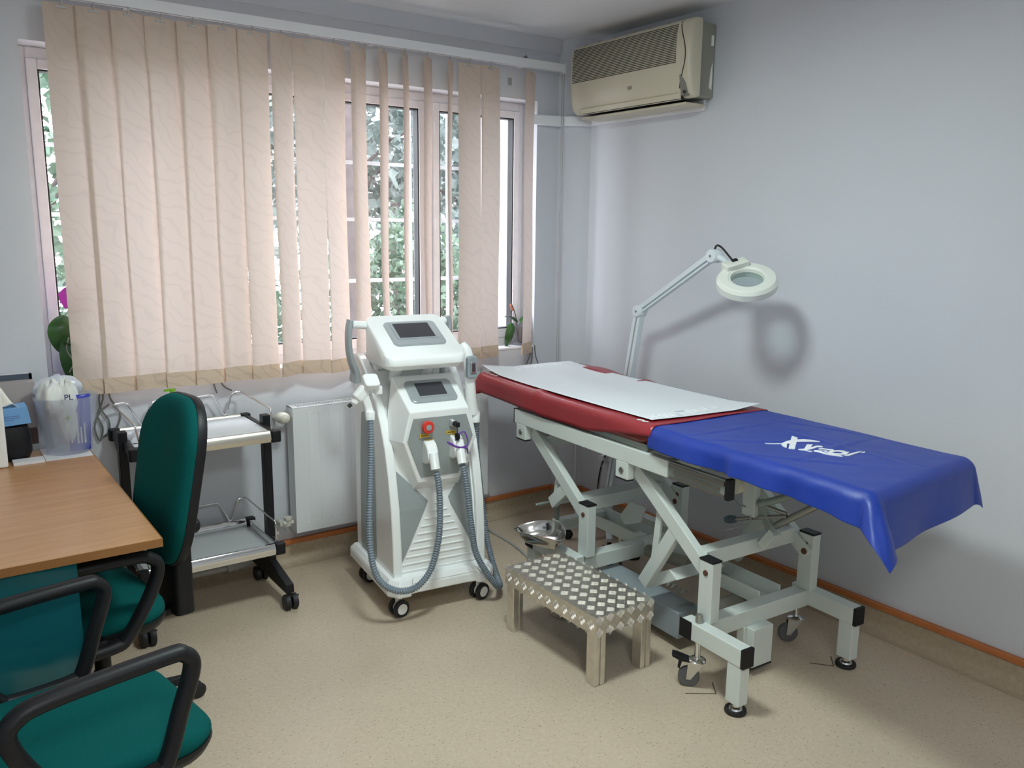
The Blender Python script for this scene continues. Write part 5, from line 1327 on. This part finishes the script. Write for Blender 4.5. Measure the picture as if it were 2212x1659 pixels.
MB().tube([T_ + Vector((-.008, 0, 0)), T_ + (hj - T_) * .5 + Vector((0, 0, .006)), hj], [.018, .013, .011], 14).build('head_bracket', 'lamp_arm_paint', ml, smooth=60)
MB().tube(spline([T_ + Vector((0, .0, .03)), T_ + Vector((-.01, -.02, .045)), T_ + Vector((-.012, -.05, .035)), MK @ Vector((-.115, 0, .034))]), .0045, 8).build('cord', 'cable_black', ml, smooth=60)
MB().cyl((0, .010, .06), (0, .010, .22), .022, 18).build('stand_pole', 'lamp_arm_paint', ml, smooth=50)
for k in range(5):
    a = R(72 * k + 14); dd = Vector((math.cos(a), math.sin(a), 0)); sd = Vector((-dd.y, dd.x, 0))
    ro_ = .115 if dd.x > .3 else .24
    l_ = MB().bar(Vector((0, .010, .075)) + dd * .015, Vector((0, .010, .065)) + dd * ro_, .030, .022).build('stand_leg', 'lamp_arm_paint', ml, bevel=.004)
    MB().lathe([(0, -.012), (.02, -.012), (.025, -.006), (.025, .006), (.02, .012), (0, .012)], 18, Vector((0, .010, .025)) + dd * (ro_ - .02), Matrix.Rotation(a, 4, 'Z') @ Matrix.Rotation(R(90), 4, 'X')).cyl(Vector((0, .01, .03)) + dd * (ro_ - .02), Vector((0, .01, .06)) + dd * (ro_ - .02), .006, 8).build('castor', 'black_rubber', l_, smooth=40)

# ================================================================== wall sockets, plugs and leads behind the couch
def socket(y, z, label):
    s = thing('wall_socket', label, 'socket', (0, y, z), group='wall sockets behind the couch')
    MB().box(-.012, 0, -.042, .042, -.042, .042).build('plate', 'socket_white', s, bevel=.004)
    h = MB()
    for q in (-.01, .01): h.cyl((-.0125, 0, q), (-.0118, 0, q), .0028, 8)
    h.build('pin_holes', 'dark_slot', s)
    return s
socket(-.345, .365, 'white wall socket behind the couch near the corner, with a white plug')
socket(-.455, .345, 'white wall socket behind the couch beside the lamp stand, with a white plug')
socket(-.640, .355, 'empty white wall socket behind the couch seen past the lifting arm')
def plug(y, z, lab, cab, m, cl):
    p = thing('power_plug', lab, 'plug', (0, y, z))
    MB().lathe([(.019, .012), (.02, .03), (.016, .046), (.0, .048)], 18, M=Matrix.Rotation(R(-90), 4, 'Y')).cyl((-.032, 0, -.01), (-.036, 0, -.05), .008, 10).build('plug_body', m, p, smooth=50)
    MB().tube(spline(cab), .0045, 8).build('lead', cl, p, smooth=60)
plug(-.345, .345, 'white plug with grey lead in the wall socket nearest the corner', [(-.036, 0, -.05), (-.04, .01, -.12), (-.045, .018, -.22), (-.055, .02, -.30), (-.10, -.03, -.336)], 'socket_white', 'cable_grey')
plug(-.455, .335, 'white plug with a thin grey lead beside the magnifier lamp stand', [(-.036, 0, -.05), (-.04, .004, -.13), (-.05, .02, -.24), (-.09, 0, -.326)], 'socket_white', 'cable_grey')
tag(MB().tube(spline([(-.02, -.385, .52), (-.025, -.375, .40), (-.04, -.345, .30), (-.045, -.33, .20), (-.05, -.33, .09), (-.10, -.40, .008)]), .0045, 8).build('black_cable', 'cable_black', smooth=60), 'black cable hanging down the right wall near the corner sockets', 'cable')
tag(MB().tube(spline([(-.02, -.435, .50), (-.03, -.43, .38), (-.045, -.415, .27), (-.05, -.41, .15), (-.06, -.42, .06), (-.12, -.46, .008)]), .0042, 8).build('black_cable', 'cable_black', smooth=60), 'black cable hanging just left of the magnifier lamp stand', 'cable')
pm = MB()
for y_, z1 in ((-.112, .5), (-.118, .42)): pm.cyl((-.035 - (y_ + .112) * 6, y_, .10), (-.035 - (y_ + .112) * 6, y_, z1 + .3), .006, 8)
tag(pm.build('thin_pipes', 'white_trim', smooth=60), 'two thin white pipes coming down at the corner chase', 'pipe')
fb = tag(MB().prism([(-.05, .02), (.05, .02), (.05, .07), (-.05, .05)], -.03, .03, 'x').build('foot_switch', 'plate_grey', loc=(-.62, -.80, -.018)), 'small grey foot switch on the floor under the far end of the couch', 'foot switch')
# ================================================================== garden outside the window
struct(MB().box(-9, 10, 0.46, 14, -0.75, -0.70).build('garden_ground', 'soil'), 'garden ground outside the window')
def foliage(c, rad, n, lsz, seed, m):
    random.seed(seed); mb = MB(); c = Vector(c); V = []; F = []
    for i in range(n):
        while True:
            p = Vector((random.uniform(-1, 1), random.uniform(-1, 1), random.uniform(-1, 1)))
            if p.length < 1: break
        r = p.length; p = p * (0.55 + .45 * r) / max(r, .2) if r < .5 else p
        k = 1 + .35 * mnoise.noise(Vector((p.x * 2 + seed, p.y * 2, p.z * 2)))
        q = Vector((p.x * rad[0], p.y * rad[1], p.z * rad[2])) * k
        s = lsz * random.uniform(.6, 1.25)
        a = Vector((random.gauss(0, 1), random.gauss(0, 1), random.gauss(-.3, .7))).normalized()
        b = a.cross(Vector((random.gauss(0, 1), random.gauss(0, 1), random.gauss(0, 1)))).normalized()
        nn = a.cross(b)
        o = len(V)
        q = q + c
        V += [q, q + a * s * .4 + b * s * .48 + nn * s * .08, q + a * s, q + a * s * .4 - b * s * .48 + nn * s * .08]
        F += [(o, o + 1, o + 2), (o, o + 2, o + 3)]
    return mb.add(V, F)
def tree(name, label, x, y, zb, h, rad, n, lsz, seed, m, cat='tree', trunk=.07):
    t = thing(name, label, cat, (x, y, zb), group='trees and shrubs outside the window')
    foliage((0, 0, h), rad, n, lsz, seed, m).build('foliage', m, t)
    tk_ = MB().tube(spline([(0, 0, 0), (.03, .02, h * .4), (-.03, 0, h * .8), (0, 0, h)]), [trunk * (1 - .5 * i / 24) for i in range(25)], 10)
    random.seed(seed)
    for q in range(5):
        a = random.uniform(0, 6.28); z0 = h * random.uniform(.5, .9)
        tk_.tube([(0, 0, z0), (rad[0] * .45 * math.cos(a), rad[1] * .45 * math.sin(a), z0 + rad[2] * .4), (rad[0] * .85 * math.cos(a), rad[1] * .85 * math.sin(a), z0 + rad[2] * .55)], [trunk * .4, trunk * .25, trunk * .1], 7)
    tk_.build('trunk', 'tree_bark', t, smooth=60)
tree('shrub', 'dense green shrub low behind the open part of the blind', 0.35, 2.5, -.7, 1.45, (.85, .6, 1.0), 6000, .065, 1, 'foliage_green', 'shrub', .04)
tree('shrub', 'bluish green shrub low outside the right pane', 1.75, 3.2, -.7, 1.45, (.95, .8, 1.1), 6000, .07, 2, 'foliage_blue', 'shrub', .04)
tree('shrub', 'green shrub outside the left end of the window', -2.6, 2.4, -.7, 1.3, (.75, .6, 1.0), 3600, .07, 3, 'foliage_green', 'shrub', .04)
tree('shrub', 'green shrub outside behind the middle of the blind', -1.2, 2.6, -.7, 1.2, (.65, .6, 1.0), 3600, .07, 4, 'foliage_green', 'shrub', .04)
tree('leafy_tree', 'broad-leaved tree hanging over the top of the middle pane', 0.5, 4.3, -.7, 3.5, (1.2, 1.0, 1.3), 2600, .12, 5, 'foliage_blue', 'tree', .06)
tree('leafy_tree', 'broad-leaved tree over the top of the right pane', 2.9, 5.0, -.7, 3.4, (1.3, 1.0, 1.5), 2600, .13, 6, 'foliage_blue', 'tree', .07)
tree('leafy_tree', 'bright green tree seen through the gap at the left end of the blind', -2.3, 4.2, -.7, 3.2, (1.1, .9, 1.7), 2400, .12, 7, 'foliage_green', 'tree', .06)
tree('leafy_tree', 'tall tree far outside between the two panes', 3.6, 9.0, -.7, 3.4, (2.6, 1.4, 2.2), 2600, .2, 8, 'foliage_blue', 'tree', .1)
gp = tag(MB().tube(spline([(-.48, 1.9, -.7), (-.46, 1.9, 1.2), (-.50, 1.9, 2.5), (-.46, 1.9, 4.2)]), .10, 14).build('tree_trunk', 'tree_bark', smooth=60), 'dark bare trunk just outside the middle pane', 'tree trunk')
